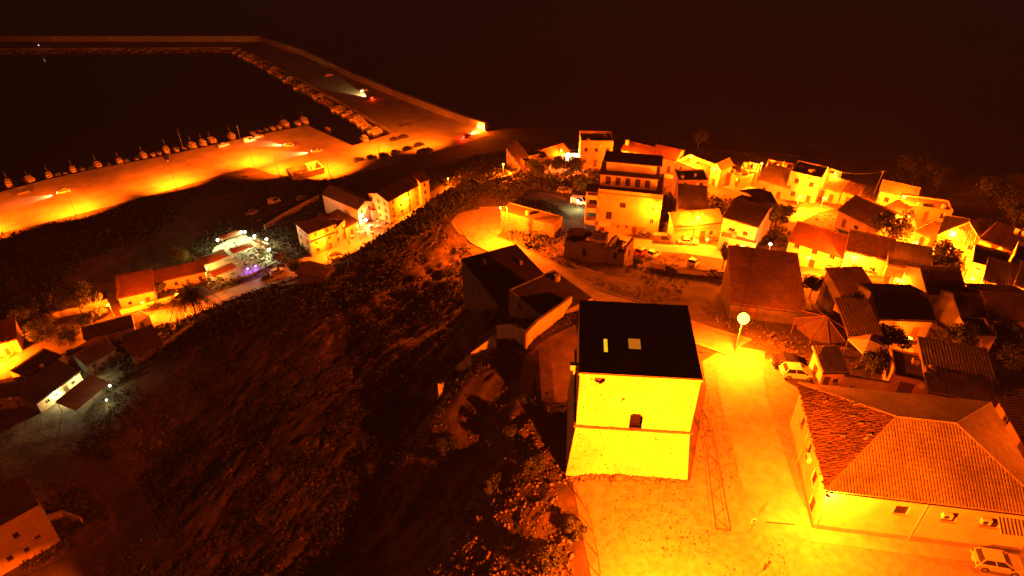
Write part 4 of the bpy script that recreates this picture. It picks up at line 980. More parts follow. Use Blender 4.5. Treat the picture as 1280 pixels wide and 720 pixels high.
for i in range(7):       # slipped and broken tiles lying on the left slope
    x_ = random.uniform(.4, 4.5); y_ = random.uniform(x_+.6, HD-x_-.6); zt_ = Hh + 3.0*x_/6.4 + .33; mb = MB(); a0 = random.uniform(-.5, .5)
    mb.obox((x_, y_, zt_), (.42*math.cos(a0), .42*math.sin(a0), .2), (-.2*math.sin(a0), .2*math.cos(a0), 0), (-.02, 0, .05)); mb.build('slipped_tile', M['tile'], _r)
wall_light('bright lamp bracket on the corner of the large tiled house', Vector((28.0, 38.3, 69.7)), R(-20), 7000, group=None, cone=170, bulb=.2)

car('pale hatchback parked at the bottom right beside the large tiled house', P(1243, 708), R(-12), 'hatch', 'beige', group=None)
car('white hatchback parked behind the large tiled house', P(995, 470), R(-3), 'hatch', 'white', group=None)
car('dark car parked just behind the white hatchback', P(985, 457), R(-3), 'saloon', 'black', group=None)

# rubble heaped along the foot of the tower
rx = rng.uniform(-.3, TW+.2, 420); ry = -np.abs(rng.normal(0, .35, 420)) - .02; rs = rng.gamma(2, .05, 420) + .05
wx_ = tbl.x + rx*td.x - ry*td.y; wy_ = tbl.y + rx*td.y + ry*td.x
rock_mass('rubble', np.stack([wx_, wy_, TZA(wx_, wy_)+.06+rs*.3, rs], 1), M['stone'])

def flush_patch(name, label, cat, p, ang, w, d, m, off=.10):
    root = empty(name, (p.x, p.y, TZ(p.x, p.y)), ang, label, cat); mb = MB(); n_ = 6; c_, s_ = math.cos(ang), math.sin(ang)
    for i in range(n_):
        for j in range(2):
            q = []
            for a_, b_ in ((i, j), (i+1, j), (i+1, j+1), (i, j+1)):
                x_, y_ = -w/2 + w*a_/n_, -d/2 + d*b_/2; gx_, gy_ = p.x + x_*c_ - y_*s_, p.y + x_*s_ + y_*c_; q.append((x_, y_, TZ(gx_, gy_) - root.location.z + off))
            mb.poly(q)
    mb.build('cover', m, root); return root
flush_patch('drain_grate', 'long dark drain grate across the road below the corner of the tiled house', 'drain', P(975, 655), -.1, 2.6, .12, M['darkmetal'])

# ================================================================ HOUSES OF THE UPPER VILLAGE
H_ = house
V1 = PZ(748, 236, 50), PZ(829, 244, 50)
ap, ai = H_('tall apartment block with a blank orange facade and stepped roof storeys', None, None, 0, 10.5, 'flat', wm='ochre', rm='roofing', name='apartment_block', cat='apartment building', par=.9, world=V1, chim=(),
    wins=[(.10, .1, 1.4, 2.3, 'door'), (.20, 3.4, 1.3, 1.9, 'shutter'), (.36, 1.2, .5, .8), (.40, 6.6, 1.3, 1.2, 'shutter'), (.5, 1.4, .5, .9), (.62, .1, 1.0, 2.1, 'door'), (.88, 6.4, .8, 1.2), (.88, 3.2, .8, 1.2)])
aw_, ah = ai['Wd'], ai['hw']
b = MB(); b.box(.02, 3.2, ah-.1, aw_-1.5, 9.4, ah+2.9); b.build('upper_storey', M['ochre'], ap)
b = MB(); b.box(-.3, 2.9, ah+2.9, aw_-1.2, 9.8, ah+3.1); b.build('roof_slab', M['roofing'], ap)
b = MB(); b.box(1.0, 5.0, ah+3.1, aw_-2, 9.2, ah+5.3); b.build('top_storey', M['cream'], ap)
b = MB(); b.box(.2, 4.4, ah+5.3, aw_-.9, 9.9, ah+5.5); b.build('roof_slab', M['roofing'], ap)
for i in range(5): b = MB(); x_ = 1.2 + i*(aw_-4)/4.6; b.box(x_, 3.16, ah+.6, x_+1.1, 3.22, ah+2.5); b.build('window', M['shutter'], ap)
for k in range(3):        # balcony stack at the left end
    z_ = ai['g0'] + .3 + 3.2*k + 1.2
    b = MB(); b.box(-2.6, -.2, z_, -.02, 3.4, z_+.18); sl_ = b.build('balcony', M['cream'], ap)
    b = MB(); b.box(-2.6, -.2, z_+.18, -.02, -.08, z_+1.05); b.box(-2.6, -.08, z_+.18, -2.48, 3.4, z_+1.05); b.build('balustrade', M['cream'], sl_)
for x_, y_ in ((-2.55, -.15), (-2.55, 3.2)): b = MB(); b.box(x_, y_, ai['g0']-.5, x_+.25, y_+.25, ah); b.build('pillar', M['cream'], ap)
b = MB(); b.box(-2.8, -.4, ah, -.03, 3.6, ah+.2); b.build('loggia_roof', M['roofing'], ap)
b = MB(); b.box(aw_*.05, -2.2, ai['g0']+2.5, aw_*.24, -.02, ai['g0']+2.75); pc = b.build('porch', M['cream'], ap)
for x_ in (aw_*.055, aw_*.22): b = MB(); b.box(x_, -2.15, ai['g0']-.3, x_+.25, -1.9, ai['g0']+2.5); b.build('pillar', M['cream'], pc)
b = MB(); b.box(-.02, -.12, ah-.15, aw_+.02, -.002, ah+.1); b.build('cornice', M['roofconc'], ap)
for i in range(18): x_ = .4 + i*(aw_-2.6)/17; MB().tube((x_, 3.0, ah+.9), (x_, 3.0, ah+1.9), .025, n=4).build('railing_bar', M['darkmetal'], ap)
wall_light('glaring wall lamp on the right end of the apartment block facade', PZ(820, 262, 47.0) + Vector((0, -.3, 0)), ai['d'].angle_signed(Vector((1, 0))) if False else math.atan2(ai['d'].y, ai['d'].x), 5000, group=None)

SEA = 'houses along the seaward edge of the village'
H_('low house with a brightly lit end wall at the left end of the seaward row', (633,194), (655,200), 4.4, 6.5, 'gable_x', 1.4, 'cream', 'tile_dark', lwin=2)
H_('dark flat-roofed shed in front of the leftmost seaward house', (656,201), (686,197), 4.0, 3, 'flat', wm='dark', wins=[(.5,.1,1,2,'door')], name='shed', cat='shed')
H_('yellow-lit house with a gabled roof beside the first village lamp', (687,196), (711,190), 4.0, 6, 'gable_x', 1.2, 'cream', 'tile_red')
H_('small white-lit shed squeezed between two seaward houses', (711,192), (723,191), 2.6, 2.5, 'flat', wm='white', wins=[(.5,.4,1.2,1.0)], name='shed', cat='shed', par=.2)
H_('three-storey seaward house with a roof terrace and a balcony', (726,178), (767,174), 8.0, 7, 'flat', wm='ochre', rm='roofing', name='terrace_house', rwin=1, antenna=True, par=.8)
H_('seaward house with a red roof and a chimney at its lit left corner', (777,189), (814,193), 3.8, 6, 'gable_x', 1.3, 'cream', 'tile_red', chim=[(.08,.3)])
H_('seaward house under a wide dull red gable behind the apartment block', (815,195), (845,199), 4.3, 7, 'gable_x', 1.5, 'cream', 'tile_red')
H_('flat house with bright yellow walled terrace beside the second village lamp', (845,204), (886,213), 3.0, 6, 'flat', wm='white', rm='roofconc', par=.9)
H_('narrow tall gabled house in the seaward row', (889,209), (901,212), 5.2, 5, 'gable_y', 1.2, 'cream', 'tile')
H_('flat-roofed house with a rubble-strewn front wall in the seaward row', (900,214), (932,221), 3.4, 5, 'flat', wm='ochre', rm='roofconc')
H_('small white house with two chimneys in the seaward row', (926,212), (947,214), 4.0, 5, 'flat', wm='white', chim=[(.2,.5),(.75,.5)])
H_('house with a long brown single-slope roof below the third village lamp', (948,226), (987,232), 4.0, 6, 'mono', 1.6, 'cream', 'tile')
H_('long pale flat-roofed house behind the brown single-slope roof', (957,210), (990,213), 4.6, 5, 'flat', wm='cream', rm='roofconc', chim=[(.7,.5)])
H_('two-storey yellow house with a dark flat roof above the small courtyard', (988,216), (1028,220), 7.2, 7, 'flat', wm='white', rm='roofing', par=.3, antenna=True)
H_('small lit box-like roof room beside the two-storey yellow house', (1031,216), (1045,218), 5.0, 3, 'flat', wm='white', wins=[])
H_('low brown-roofed house to the right of the two-storey yellow house', (1032,236), (1052,239), 3.4, 4.5, 'mono', .8, 'ochre', 'tile')
H_('low dark-roofed outhouse at the foot of the leaning electric pole', (1053,240), (1072,243), 3.2, 4, 'mono', .7, 'ochre', 'tile_old')
H_('wide barn-like house with a large dark two-slope roof above the courtyard', (1048,266), (1100,282), 3.6, 9, 'gable_x', 2.0, 'cream', 'tile_old', wins=[(.2,.1,1,2,'door'),(.5,1,1,1),(.8,1,1,1)])
H_('small house with an orange roof and lit front behind the alley lamp', (1100,239), (1146,246), 3.6, 5.5, 'gable_x', 1.2, 'white', 'tile')
H_('long low building with a flat pale roof at the far end of the alley', (1132,256), (1192,263), 3.2, 5, 'flat', wm='ochre', rm='roofconc')
H_('house with a broad hipped orange roof beside the right-hand street lamp', (1172,298), (1232,306), 4.4, 9, 'hip', 2.2, 'cream', 'tile', lwin=2)
H_('house with a single-slope roof and two chimneys at the right edge', (1224,303), (1266,310), 4.6, 6, 'mono', 1.2, 'ochre', 'tile_old', chim=[(.72,.8),(.95,.8)])
H_('flat-roofed house with a dark cluttered roof terrace at the right', (1214,331), (1262,336), 4.6, 7, 'flat', wm='cream', rm='roofing', par=.7, lwin=2)
H_('flat-roofed house with a dark terrace cut by the right edge of the photo', (1265,326), (1305,330), 4.6, 7, 'flat', wm='cream', rm='roofing', par=.7)
H_('low orange-roofed house with a glaring yellow front at the right', (1229,354), (1266,358), 3.0, 5.5, 'mono', 1.3, 'white', 'tile')
H_('low orange-roofed house cut by the right edge beside the glaring yellow front', (1268,359), (1305,363), 3.0, 5.5, 'mono', 1.2, 'white', 'tile')
# middle rows
H_('yellow street-front house with a sloping orange lean-to roof and brown door', (843,283), (904,277), 4.4, 3.2, 'mono', 1.1, 'cream', 'tile', wins=[(.2,1.3,.5,.5),(.62,.1,1.3,2.5,'door'),(.8,1.2,.9,1.2,'window')], door=False, glow=.3)
H_('house with a ribbed red roof and a dark flat roof behind the lean-to', (848,262), (884,262), 6.2, 10, 'mono', .6, 'ochre', 'roofing', wins=[(.3,3.6,.9,1)])
H_('dark flat-roofed house behind the ribbed red roof', (848,226), (886,224), 5.5, 6, 'flat', wm='ochre', rm='roofing')
H_('tall house with a very large dark tiled roof and a lit upper wall', (904,274), (948,280), 6.6, 11, 'gable_x', 1.6, 'white', 'tile_dark', wins=[(.3,3.8,1.3,.7),(.7,3.8,1.0,.9)])
H_('low lit extension with a barred window in front of the tall dark-roofed house', (899,298), (946,302), 3.0, 2.4, 'flat', wm='white', rm='roofconc', par=.15, wins=[(.2,1,.9,1),(.55,1,1.2,1.1),(.8,.1,.9,2,'door')])
H_('dark gabled house adjoining the right side of the large dark roof', (950,264), (974,260), 6.0, 9, 'gable_x', 1.4, 'ochre', 'tile_dark')
H_('long yellow house with a reddish tiled roof behind the parked white car', (985,306), (1056,315), 4.4, 8, 'gable_x', 2.0, 'white', 'tile_red')
H_('long yellow house continuing to the right of the reddish tiled roof', (1057,316), (1114,322), 4.5, 8, 'gable_x', 1.9, 'white', 'tile_old', wins=[(.3,.1,1.1,2.1,'door'),(.7,1,1,1.2)])
H_('low house with a pale sloping roof in front of the round dark trees', (1110,331), (1164,338), 3.4, 5.5, 'mono', 1.4, 'cream', 'tile')
H_('broad dark house whose plain roof rises beside the glaring lamp', (914,380), (1007,389), 2.6, 14.5, 'mono', .5, 'dark', 'tile_old', wins=[(.3,.1,1,2,'door')])
H_('dark house with a steep tiled gable at the end of the street', (1160,365), (1206,366), 4.4, 7, 'gable_x', 2.0, 'grey', 'tile_dark')
H_('small dark-roofed house below the street at the right of the white car', (1059,377), (1102,380), 3.4, 7.5, 'mono', .9, 'grey', 'tile_old')
H_('dark tiled house above the small yard lamp', (1102,396), (1166,402), 3.6, 8, 'gable_x', 1.5, 'grey', 'tile_dark')
H_('dark house with a sagging roof among trees at the far right', (1240,395), (1300,402), 3.6, 8, 'gable_x', 1.5, 'grey', 'tile_dark')
H_('tiny pale hut among dark trees right of the yard lamp', (1212,417), (1246,420), 2.8, 4, 'flat', wm='cream', rm='roofing', par=.2, wins=[(.4,.1,.9,1.9,'door')], name='hut', cat='hut')
H_('low house under a broad flat sheet of orange tiles behind the big hipped roof', (1162,489), (1251,506), 2.8, 8.5, 'mono', .7, 'ochre', 'tile', wins=[(.2,.1,1,2,'door'),(.5,1,1,1)])
H_('narrow house with a dark flat roof and ochre front behind the big hipped roof', (1118,469), (1199,486), 3.0, 5, 'flat', wm='ochre', rm='roofing', par=.15, wins=[(.25,.1,1.6,2.2,'door'),(.7,1,1,1)])
H_('small kiosk with a sloping roof beside the parked white hatchback', (1030,463), (1057,465), 2.9, 3.2, 'mono', .6, 'cream', 'tile', name='kiosk', cat='kiosk', wins=[(.3,.1,.8,1.9,'door'),(.72,.9,.7,.8)], lwin=1)
H_('tiled house cut by the right edge beside the large hipped roof', None, None, 0, 9, 'gable_y', 1.6, 'ochre', 'tile_dark', world=(Vector((50.2, 42.5, 68.0)), Vector((59, 41.1, 68.0))), lwin=2)
# ruins, bastion and the houses on the hill top
H_('massive rubble-stone retaining block under the hairpin street lamp', (626,270), (693,275), 4.4, 4.5, 'flat', wm='stone', rm='track', name='stone_bastion', cat='stone block', wins=[(.55,2.2,.7,.8)], par=.2)
def ruin(label, a, b, h, depth):
    A, B = P(*a, h), P(*b, h); d = Vector((B.x-A.x, B.y-A.y)); Wd = d.length; d.normalize(); nn = Vector((-d.y, d.x)); zb = min(TZ(*(Vector((A.x, A.y)) + d*Wd*i + nn*depth*j)) for i in (0,1) for j in (0,1)) - .3
    root = empty('ruined_house', (A.x, A.y, zb), math.atan2(d.y, d.x), label, 'ruin'); H = (A.z+B.z)/2 - zb; rr = random.Random(label); t = .45
    for o, U, N, L in (((0,0), (1,0), (0,1), Wd), ((0,depth-t), (1,0), (0,1), Wd), ((0,t), (0,1), (1,0), depth-2*t), ((Wd-t,t), (0,1), (1,0), depth-2*t)):
        mb = MB(); n_ = max(3, int(L/.7)); hh = H*rr.uniform(.8, 1.0)
        for i in range(n_):
            hh = min(H, max(H*.55, hh + rr.uniform(-.5, .45))); u0, u1 = L*i/n_, L*(i+1)/n_
            x0, y0 = o[0]+U[0]*u0, o[1]+U[1]*u0; x1, y1 = o[0]+U[0]*u1+N[0]*t, o[1]+U[1]*u1+N[1]*t
            if i == n_//2: mb.box(x0, y0, 0, x1, y1, H*.45); mb.box(x0, y0, H*.72, x1, y1, hh)
            else: mb.box(x0, y0, 0, x1, y1, hh)
        mb.build('broken_wall', M['dark'], root)
    for k in range(3): MB().tube((rr.uniform(.3, Wd*.6), .2, H*.7), (rr.uniform(.3, Wd*.9), depth-.2, H*.7), .1, n=5).build('roof_beam', M['wood'], root)
    return root
ruin('roofless stone ruin with dark broken walls below the apartment block', (706,300), (757,304), 4.6, 5)
ruin('smaller roofless ruin joined to the right of the dark stone ruin', (758,305), (782,308), 4.4, 5)
H_('patched concrete slab roof on posts behind the two stone ruins', (738,299), (757,301), 4.9, 2.6, 'flat', wm='grey', rm='roofconc', par=.1, wins=[], name='shed', cat='shed')
ht = [('long dark-roofed house on the hilltop beside the hairpin road', (592,352), (640,388), 3.8, 8.5), ('second dark-roofed hilltop house nearest the tower', (645,386), (692,418), 4.2, 8.0)]
hA, hB = PZ(577, 337, 57), PZ(640, 366, 57.5)
H_(ht[0][0], None, None, 0, 11, 'flat', wm='dark', rm='roofing', world=(PZ(577, 332, 51.0), PZ(622, 372, 54.0)), par=.12, name='hilltop_house', wins=[(.3, .9, .8, .8, 'shutter'), (.75, .1, .9, 1.9, 'door')])
H_(ht[1][0], None, None, 0, 9, 'flat', wm='grey', rm='roofing', world=(PZ(636, 364, 58.0), PZ(684, 398, 58.6)), par=.12, name='hilltop_house', wins=[(.3, .9, .8, .8, 'shutter'), (.75, .1, .9, 1.9, 'door')])
garden_wall('pale stepped courtyard wall in front of the hilltop houses', [(621,424),(657,436),(686,410),(714,388)], 2.6, .3, 'cream')
garden_wall('broken curving stone wall running down the dark slope', [(553,497),(568,476),(590,458),(620,437)], 2.6, .5, 'white')
garden_wall('lit garden wall of the leftmost seaward house', [(618,214),(640,222),(655,214)], 1.2, .25, 'white')
garden_wall('orange boundary wall along the street left of the dark gable', [(1062,355),(1100,358),(1146,362)], 1.8)
garden_wall('long pale wall behind the large hipped roof', [(1046,482),(1110,492),(1180,505),(1243,519)], 1.6, .3, 'cream')
garden_wall('wall slanting up between the dark houses right of the yard lamp', [(1196,422),(1182,395),(1168,372)], 2.4, .35, 'grey')
garden_wall('low wall with hedge along the lower side of the street', [(812,334),(850,342),(890,346),(918,348)], 1.0, .25, 'cream')
garden_wall('lit wall beside the right-hand street lamp', [(1200,322),(1225,352),(1236,362)], 2.2, .25, 'cream')
garden_wall('yellow wall running up the alley below the barn-like roof', [(1120,300),(1112,285),(1100,268)], 1.4, .25, 'white')
garden_wall('low stone terrace wall on the slope beside the stone bastion', [(640,222),(600,232),(566,236)], 1.0, .3, 'stone')
# conical thatched shelter, canopies and pergola
pc_ = P(1023, 424, 0); zt_ = TZ(pc_.x, pc_.y)
gz_ = empty('thatched_shelter', (pc_.x, pc_.y, zt_), R(10), 'wide conical ribbed shelter roof beside the street lamp', 'shelter'); n_ = 10; rad_ = 3.7
for i in range(n_):
    t0, t1 = 2*math.pi*i/n_, 2*math.pi*(i+1)/n_; p0, p1 = (rad_*math.cos(t0), rad_*math.sin(t0), 2.3), (rad_*math.cos(t1), rad_*math.sin(t1), 2.3)
    mb = MB(); mb.slab([p0, p1, (0, 0, 3.9)], .08); mb.build('roof_panel', M['thatch'], gz_); MB().tube((p0[0], p0[1], p0[2]+.05), (0, 0, 3.97), .05, n=4).build('rib', M['wood'], gz_)
    if i % 2 == 0: MB().tube((p0[0]*.95, p0[1]*.95, -.3), (p0[0]*.95, p0[1]*.95, 2.3), .08, n=6).build('post', M['wood'], gz_)
def canopy(label, p, ang, w, d, h, m, rise=.6, group=None, slope=0.0):
    root = empty('canopy', (p.x, p.y, p.z), ang, label, 'canopy', group)
    mb = MB(); a_, b_, c_, d_ = (-w/2,-d/2,h), (w/2,-d/2,h), (w/2,d/2,h+slope), (-w/2,d/2,h+slope); top = (0, 0, h+rise+slope/2)
    for q in ((a_, b_), (b_, c_), (c_, d_), (d_, a_)): mb.slab([q[0], q[1], top], .04)
    mb.build('canvas', M[m], root); vb = MB()
    for q in ((a_, b_), (b_, c_), (c_, d_), (d_, a_)): vb.obox(Vector(q[0])-Vector((0,0,.25)), Vector(q[1])-Vector(q[0]), (0,0,.25), (0.01,0.01,0))
    vb.build('valance', M[m], root)
    for q in (a_, b_, c_, d_): MB().tube((q[0]*.96, q[1]*.96, -.3), (q[0]*.96, q[1]*.96, q[2]), .05, n=6).build('post', M['metal'], root)
    return root
canopy('pale tent canopy just right of the conical shelter', P(1078, 446), R(15), 3.6, 3.0, 2.3, 'canvas_white')
canopy('small folded canopy behind the kiosk', P(1090, 460), R(-10), 2.2, 2.0, 2.0, 'canvas_white', .4)
pp = P(1264, 512); pg = empty('metal_pergola', (pp.x, pp.y, pp.z), R(-8), 'white metal balcony frame with a tiled lid at the right edge', 'pergola')
for x_ in (-1.5, .1, 1.7):
    for y_ in (0, 2.2): MB().tube((x_, y_, -.3), (x_, y_, 2.5), .06, n=6).build('post', M['white_paint'], pg)
for z_ in (1.0, 2.5): MB().tube((-1.5, 0, z_), (1.7, 0, z_), .06, n=6).build('rail', M['white_paint'], pg); MB().tube((-1.5, 0, z_), (-1.5, 2.2, z_), .06, n=6).build('rail', M['white_paint'], pg)
mb = MB(); mb.slab([(-1.7, .8, 2.62), (1.9, .8, 2.62), (1.9, 3.6, 2.9), (-1.7, 3.6, 2.9)], .1); mb.build('roof', M['tile'], pg)

# ---------------------------------------------------------------- lamps of the village
def lampx(label, head, h, power, col=SOD, arm=None, point=True, emit=None, **k):
    p = P(*head, h); g = Vector((p.x, p.y, TZ(p.x, p.y))); return street_lamp(label, g, h, arm or (random.uniform(-.5, .5), -1), power, col, emit=emit, point=point, arm_len=.6, **k)
street_lamp('street lamp at the hairpin bend in front of the stone bastion', P(634, 299), 8.6, (-1, -.25), 26000, point=True, arm_len=1.5)
lampx('first lamp of the seaward row, beside the white-lit shed', (701,186), 6.0, 8000)
lampx('lamp post in front of the leftmost seaward house', (629,203), 4.5, 5000)
lampx('second lamp of the seaward row, over the bright walled terrace', (864,193), 6.0, 9000)
lampx('third lamp of the seaward row, beside the narrow gable', (892,209), 6.0, 7000)
lampx('lamp among the roofs left of the two-storey yellow house', (953,202), 6.5, 9000)
lampx('lamp right of the two-storey yellow house by the roof room', (1044,214), 6.5, 5000)
lampx('lamp low on the wall of the two-storey yellow house', (1000,243), 4.5, 9000)
lampx('lamp at the right corner of the two-storey yellow house', (1030,245), 4.5, 9000)
lampx('lamp inside the small courtyard below the barn-like roof', (1070,269), 4.0, 7000)
lampx('lamp at the top of the bright alley', (1129,243), 5.5, 8000)
lampx('lamp halfway down the bright alley', (1137,267), 5.0, 12000)
lampx('right-hand street lamp on a tall pole before the hipped orange roof', (1190,286), 6.5, 11000)
lampx('right-hand street lamp just below the tall one', (1193,305), 5.0, 9000)
lampx('lamp between the cluttered terrace and the low orange roof', (1214,344), 3.5, 6000)
lampx('cool white lamp beside the long reddish tiled house', (964,302), 4.0, 60, WHT, emit=E_WHT)
lampx('unlit-looking dark street lamp pole right of the parked white car', (1067,318), 4.6, 6000)
lampx('dark-headed street lamp over the street before the lean-to house', (872,268), 7.0, 10000)
lampx('small yard lamp between the dark houses', (1134,418), 2.2, 900)
lampx('lamp hidden behind the low roof at the right edge', (1248,364), 2.2, 4500)
lampx('lamp behind the stepped roofs of the apartment block', (790,192), 4.0, 6500)
lampx('lamp at the foot of the alley beside the round dark trees', (1143,300), 3.5, 7000)
lampx('added lamp over the low extension, lighting the tall dark-roofed house', (926,304), 4.2, 6500)  # extra sodium lamp added to brighten the facade
lampx('porch lamp on the yellow lean-to house', (885,296), 2.4, 900)
lampx('low lamp shining white on the shed in the seaward row', (716,196), 2.5, 900, WHT, emit=E_WHT)
lampx('green-white lamp in the garden beside the apartment block', (722,248), 3.0, 160, (.8,1,.45), emit=E_WHT)
lampx('lamp in the street in front of the long yellow house', (1010,318), 4.6, 6000)
lampx('lamp at the right end of the street by the pale sloping roof', (1120,346), 4.5, 3500)
# leaning electric pole and overhead line
ep = P(1092, 243); er = empty('electric_pole', (ep.x, ep.y, ep.z), 0, 'leaning pale electric pole behind the barn-like roof', 'pole')
MB().tube((0,0,-.4), (.5, 0, 6.5), .13, .09, 8).build('post', M['concrete'], er); MB().tube((-.1, 0, 6.1), (1.1, 0, 6.1), .05, n=5).build('cross_arm', M['metal'], er)
for k in (-.05, .5, 1.05): MB().lathe([(.05, 0), (.06, .1), (.03, .18)], 6, (k, 0, 6.14)).build('insulator', M['white_paint'], er)
pe = P(1045, 214, 6.4); wv = [Vector((.5, 0, 6.2))]; tgt = pe - Vector((ep.x, ep.y, ep.z))
mb = MB(); mb.path([wv[0].lerp(tgt, t/8) - Vector((0, 0, 1.1*math.sin(math.pi*t/8)*.6)) for t in range(9)], .03, n=4); mb.build('cable', M['metal'], er)
# ---------------------------------------------------------------- vehicles of the village
PK = 'cars parked in the village'
sa = ang_px((840,306), (900,310))
car('white estate car parked before the yellow lean-to house', P(860, 305), sa, 'saloon', 'white', group=PK)
car('dark van parked before the right end of the apartment block', P(829, 303), sa, 'van', 'grey', group=PK)
car('red car parked nose to the hedge below the apartment block', P(801, 318), sa+R(70), 'hatch', 'red', group=PK)
car('white car parked nose to the hedge beside the red one', P(816, 321), sa+R(70), 'hatch', 'white', group=PK)
car('pale car half hidden by the hedge below the street', P(866, 332), sa+R(75), 'hatch', 'silver', group=PK)
car('white car half hidden behind the small round tree', P(918, 318), sa+R(5), 'hatch', 'white', group=PK)
car('white hatchback parked before the long yellow house', P(1029, 335), ang_px((1010,333),(1050,340)), 'hatch', 'white', group=PK)
car('pale car parked under the long yellow house, right of the white hatchback', P(1087, 345), ang_px((1060,343),(1110,351)), 'saloon', 'silver', group=PK)
car('dark car parked in the small courtyard below the two-storey yellow house', P(991, 263), sa+R(80), 'hatch', 'black', group=PK)
car('dark saloon parked on the track above the stone bastion', P(677, 269), R(-8), 'saloon', 'grey', group=PK)
car('silver hatchback parked on the dirt track left of the apartment block', P(706, 241), R(-18), 'hatch', 'silver', group=PK)
car('white van parked in the shade beside the apartment block', P(725, 255), R(-30), 'van', 'white', group=PK)
car('pale car parked under the garden trees behind the dirt track', P(726, 223), R(-8), 'hatch', 'white', group=PK)
car('small dark car on the dark slope above the hairpin bend', P(632, 236), R(-5), 'hatch', 'grey', group=PK)
# ---------------------------------------------------------------- trees of the village
tree('small round tree standing alone beside the street', P(903, 336), 5.4, 1.9, leaf='leaf', per=140)
palm('young palm in front of the apartment block', P(801, 297), 2.4, 1.8, n_=14)
tree('round bush between the apartment block and the lean-to house', P(830, 290), 2.6, 1.7, 'shrub', name='shrub', cat='shrub')
tree('large dark tree spreading behind the long yellow house', P(1105, 308), 7.5, 5.2, leaf='leaf_dark', per=260, size=.24)
tree('tall dark tree beside the right-hand street lamp', P(1166, 350), 7.5, 3.8, 'tall', 'leaf_dark', per=280, size=.24)
tree('second tall dark tree in front of the first beside the street lamp', P(1182, 358), 5.5, 3.0, 'tall', 'leaf_dark', per=200, size=.22)
tree('dark tree growing behind the cool white lamp', P(953, 296), 7.5, 3.8, leaf='leaf', per=220, size=.22)
tree('dark tree beside the dark gabled house', P(972, 290), 7, 3.4, leaf='leaf_dark', per=200, size=.22)
for lb_, q, h_, r_ in (('garden tree at the left of the dark garden behind the dirt track', (672,224), 5, 3.6), ('garden tree in the middle of the dark garden behind the dirt track', (695,220), 5.5, 4.0), ('greenish garden tree beside the apartment block', (716,224), 6, 3.6), ('low garden tree nearest the balcony stack', (727,244), 5, 3.0)):
    tree(lb_, P(*q), h_, r_, leaf='leaf', per=200, size=.24, group='garden trees beside the apartment block')
for lb_, q, h_, r_ in (('dark tree right of the tiny pale hut', (1255,440), 5, 3.2), ('dark tree left of the tiny pale hut', (1195,440), 4.5, 2.6), ('dark tree on the slope above the tiny pale hut', (1222,398), 5, 3.4), ('dark tree behind the kiosk', (1090,470), 3.6, 2.2), ('dark tree beside the small yard lamp', (1108,440), 4, 2.4), ('dark tree behind the conical shelter', (1050,405), 4.5, 2.8), ('dark tree at the right edge above the pergola', (1268,470), 4.5, 3.0), ('dark tree against the corner of the broad dark house', (1012,372), 4.5, 2.4)):
    tree(lb_, P(*q), h_, r_, leaf='leaf_dark', per=190, size=.18, group='dark garden trees')
for lb_, q, h_, r_ in (('dim tree behind the village left of the hipped roof', (1140,232), 8, 6), ('dim tree behind the small orange-roofed house', (1170,240), 7, 5), ('dim tree on the seaward slope right of the village', (1235,262), 8, 6), ('dim pine behind the second village lamp', (872,190), 7, 3), ('dim bushy tree beyond the hipped orange roof', (1265,285), 6, 5)):
    tree(lb_, P(*q), h_, r_, leaf='leaf_dark', per=170, size=.3, group='trees on the seaward slope')
for lb_, q, r_ in (('dark bush at the top of the slope beside the hairpin bend', (540,262), 3.0), ('dark bush on the ridge above the lower street', (575,242), 3.2), ('dark bush on the crest left of the bastion', (610,240), 3), ('low bush on the slope below the broken stone wall', (640,545), 1.6), ('dark bush at the brow of the slope left of the square', (668,588), 1.5), ('dark bush beside the sagging wire fence', (716,668), 1.4), ('dark bush low on the slope near the bottom of the photo', (690,705), 1.5), ('bush on the slope under the tower shadow', (618,612), 1.5),
      ('bush on the steep slope left of the rubble', (560,560), 1.5), ('bush in the gully in the middle of the slope', (470,590), 1.7), ('dark bush at the foot of the courtyard wall', (610,440), 1.8), ('dark bush in the corner of the dirt yard', (662,505), 1.3), ('bush along the ridge above the palm', (400,352), 1.8), ('bush on the ridge over the restaurant', (470,312), 1.8), ('bush on the ridge over the lower houses', (318,385), 1.8), ('hedge bush below the parked red car', (795,332), 1.3), ('hedge bush in the middle of the street hedge', (838,340), 1.3), ('hedge bush at the right end of the street hedge', (890,345), 1.3)):
    tree(lb_, P(*q), r_*1.1, r_, 'shrub', 'leaf_dark', 'shrub', 'shrub', 'shrubs on the slopes', per=150, size=.14)

H_('narrow lit house on the left side of the bright alley', (1104,262), (1122,268), 3.4, 4, 'mono', .8, 'white', 'tile')
H_('low shed with a pale roof on the right side of the bright alley', (1146,290), (1164,296), 2.8, 4, 'mono', .7, 'cream', 'tile', name='shed', cat='shed')
garden_wall('pale low wall in front of the dark houses at the right end of the street', [(1078,361),(1110,364),(1145,370)], 1.3, .3, 'white')
H_('small orange-lit outhouse between the pale low wall and the dark gable', (1118,357), (1142,360), 2.2, 3, 'mono', .5, 'cream', 'tile', name='shed', cat='shed', wins=[(.5,.1,.8,1.7,'door')])
H_('dark tiled house hidden behind trees beside the dark gable', (1202,392), (1238,394), 3.2, 6, 'gable_x', 1.3, 'grey', 'tile_dark')
H_('low dark house between the small street-side house and the yard lamp', (1062,415), (1100,420), 2.8, 6, 'mono', .9, 'grey', 'tile_dark')

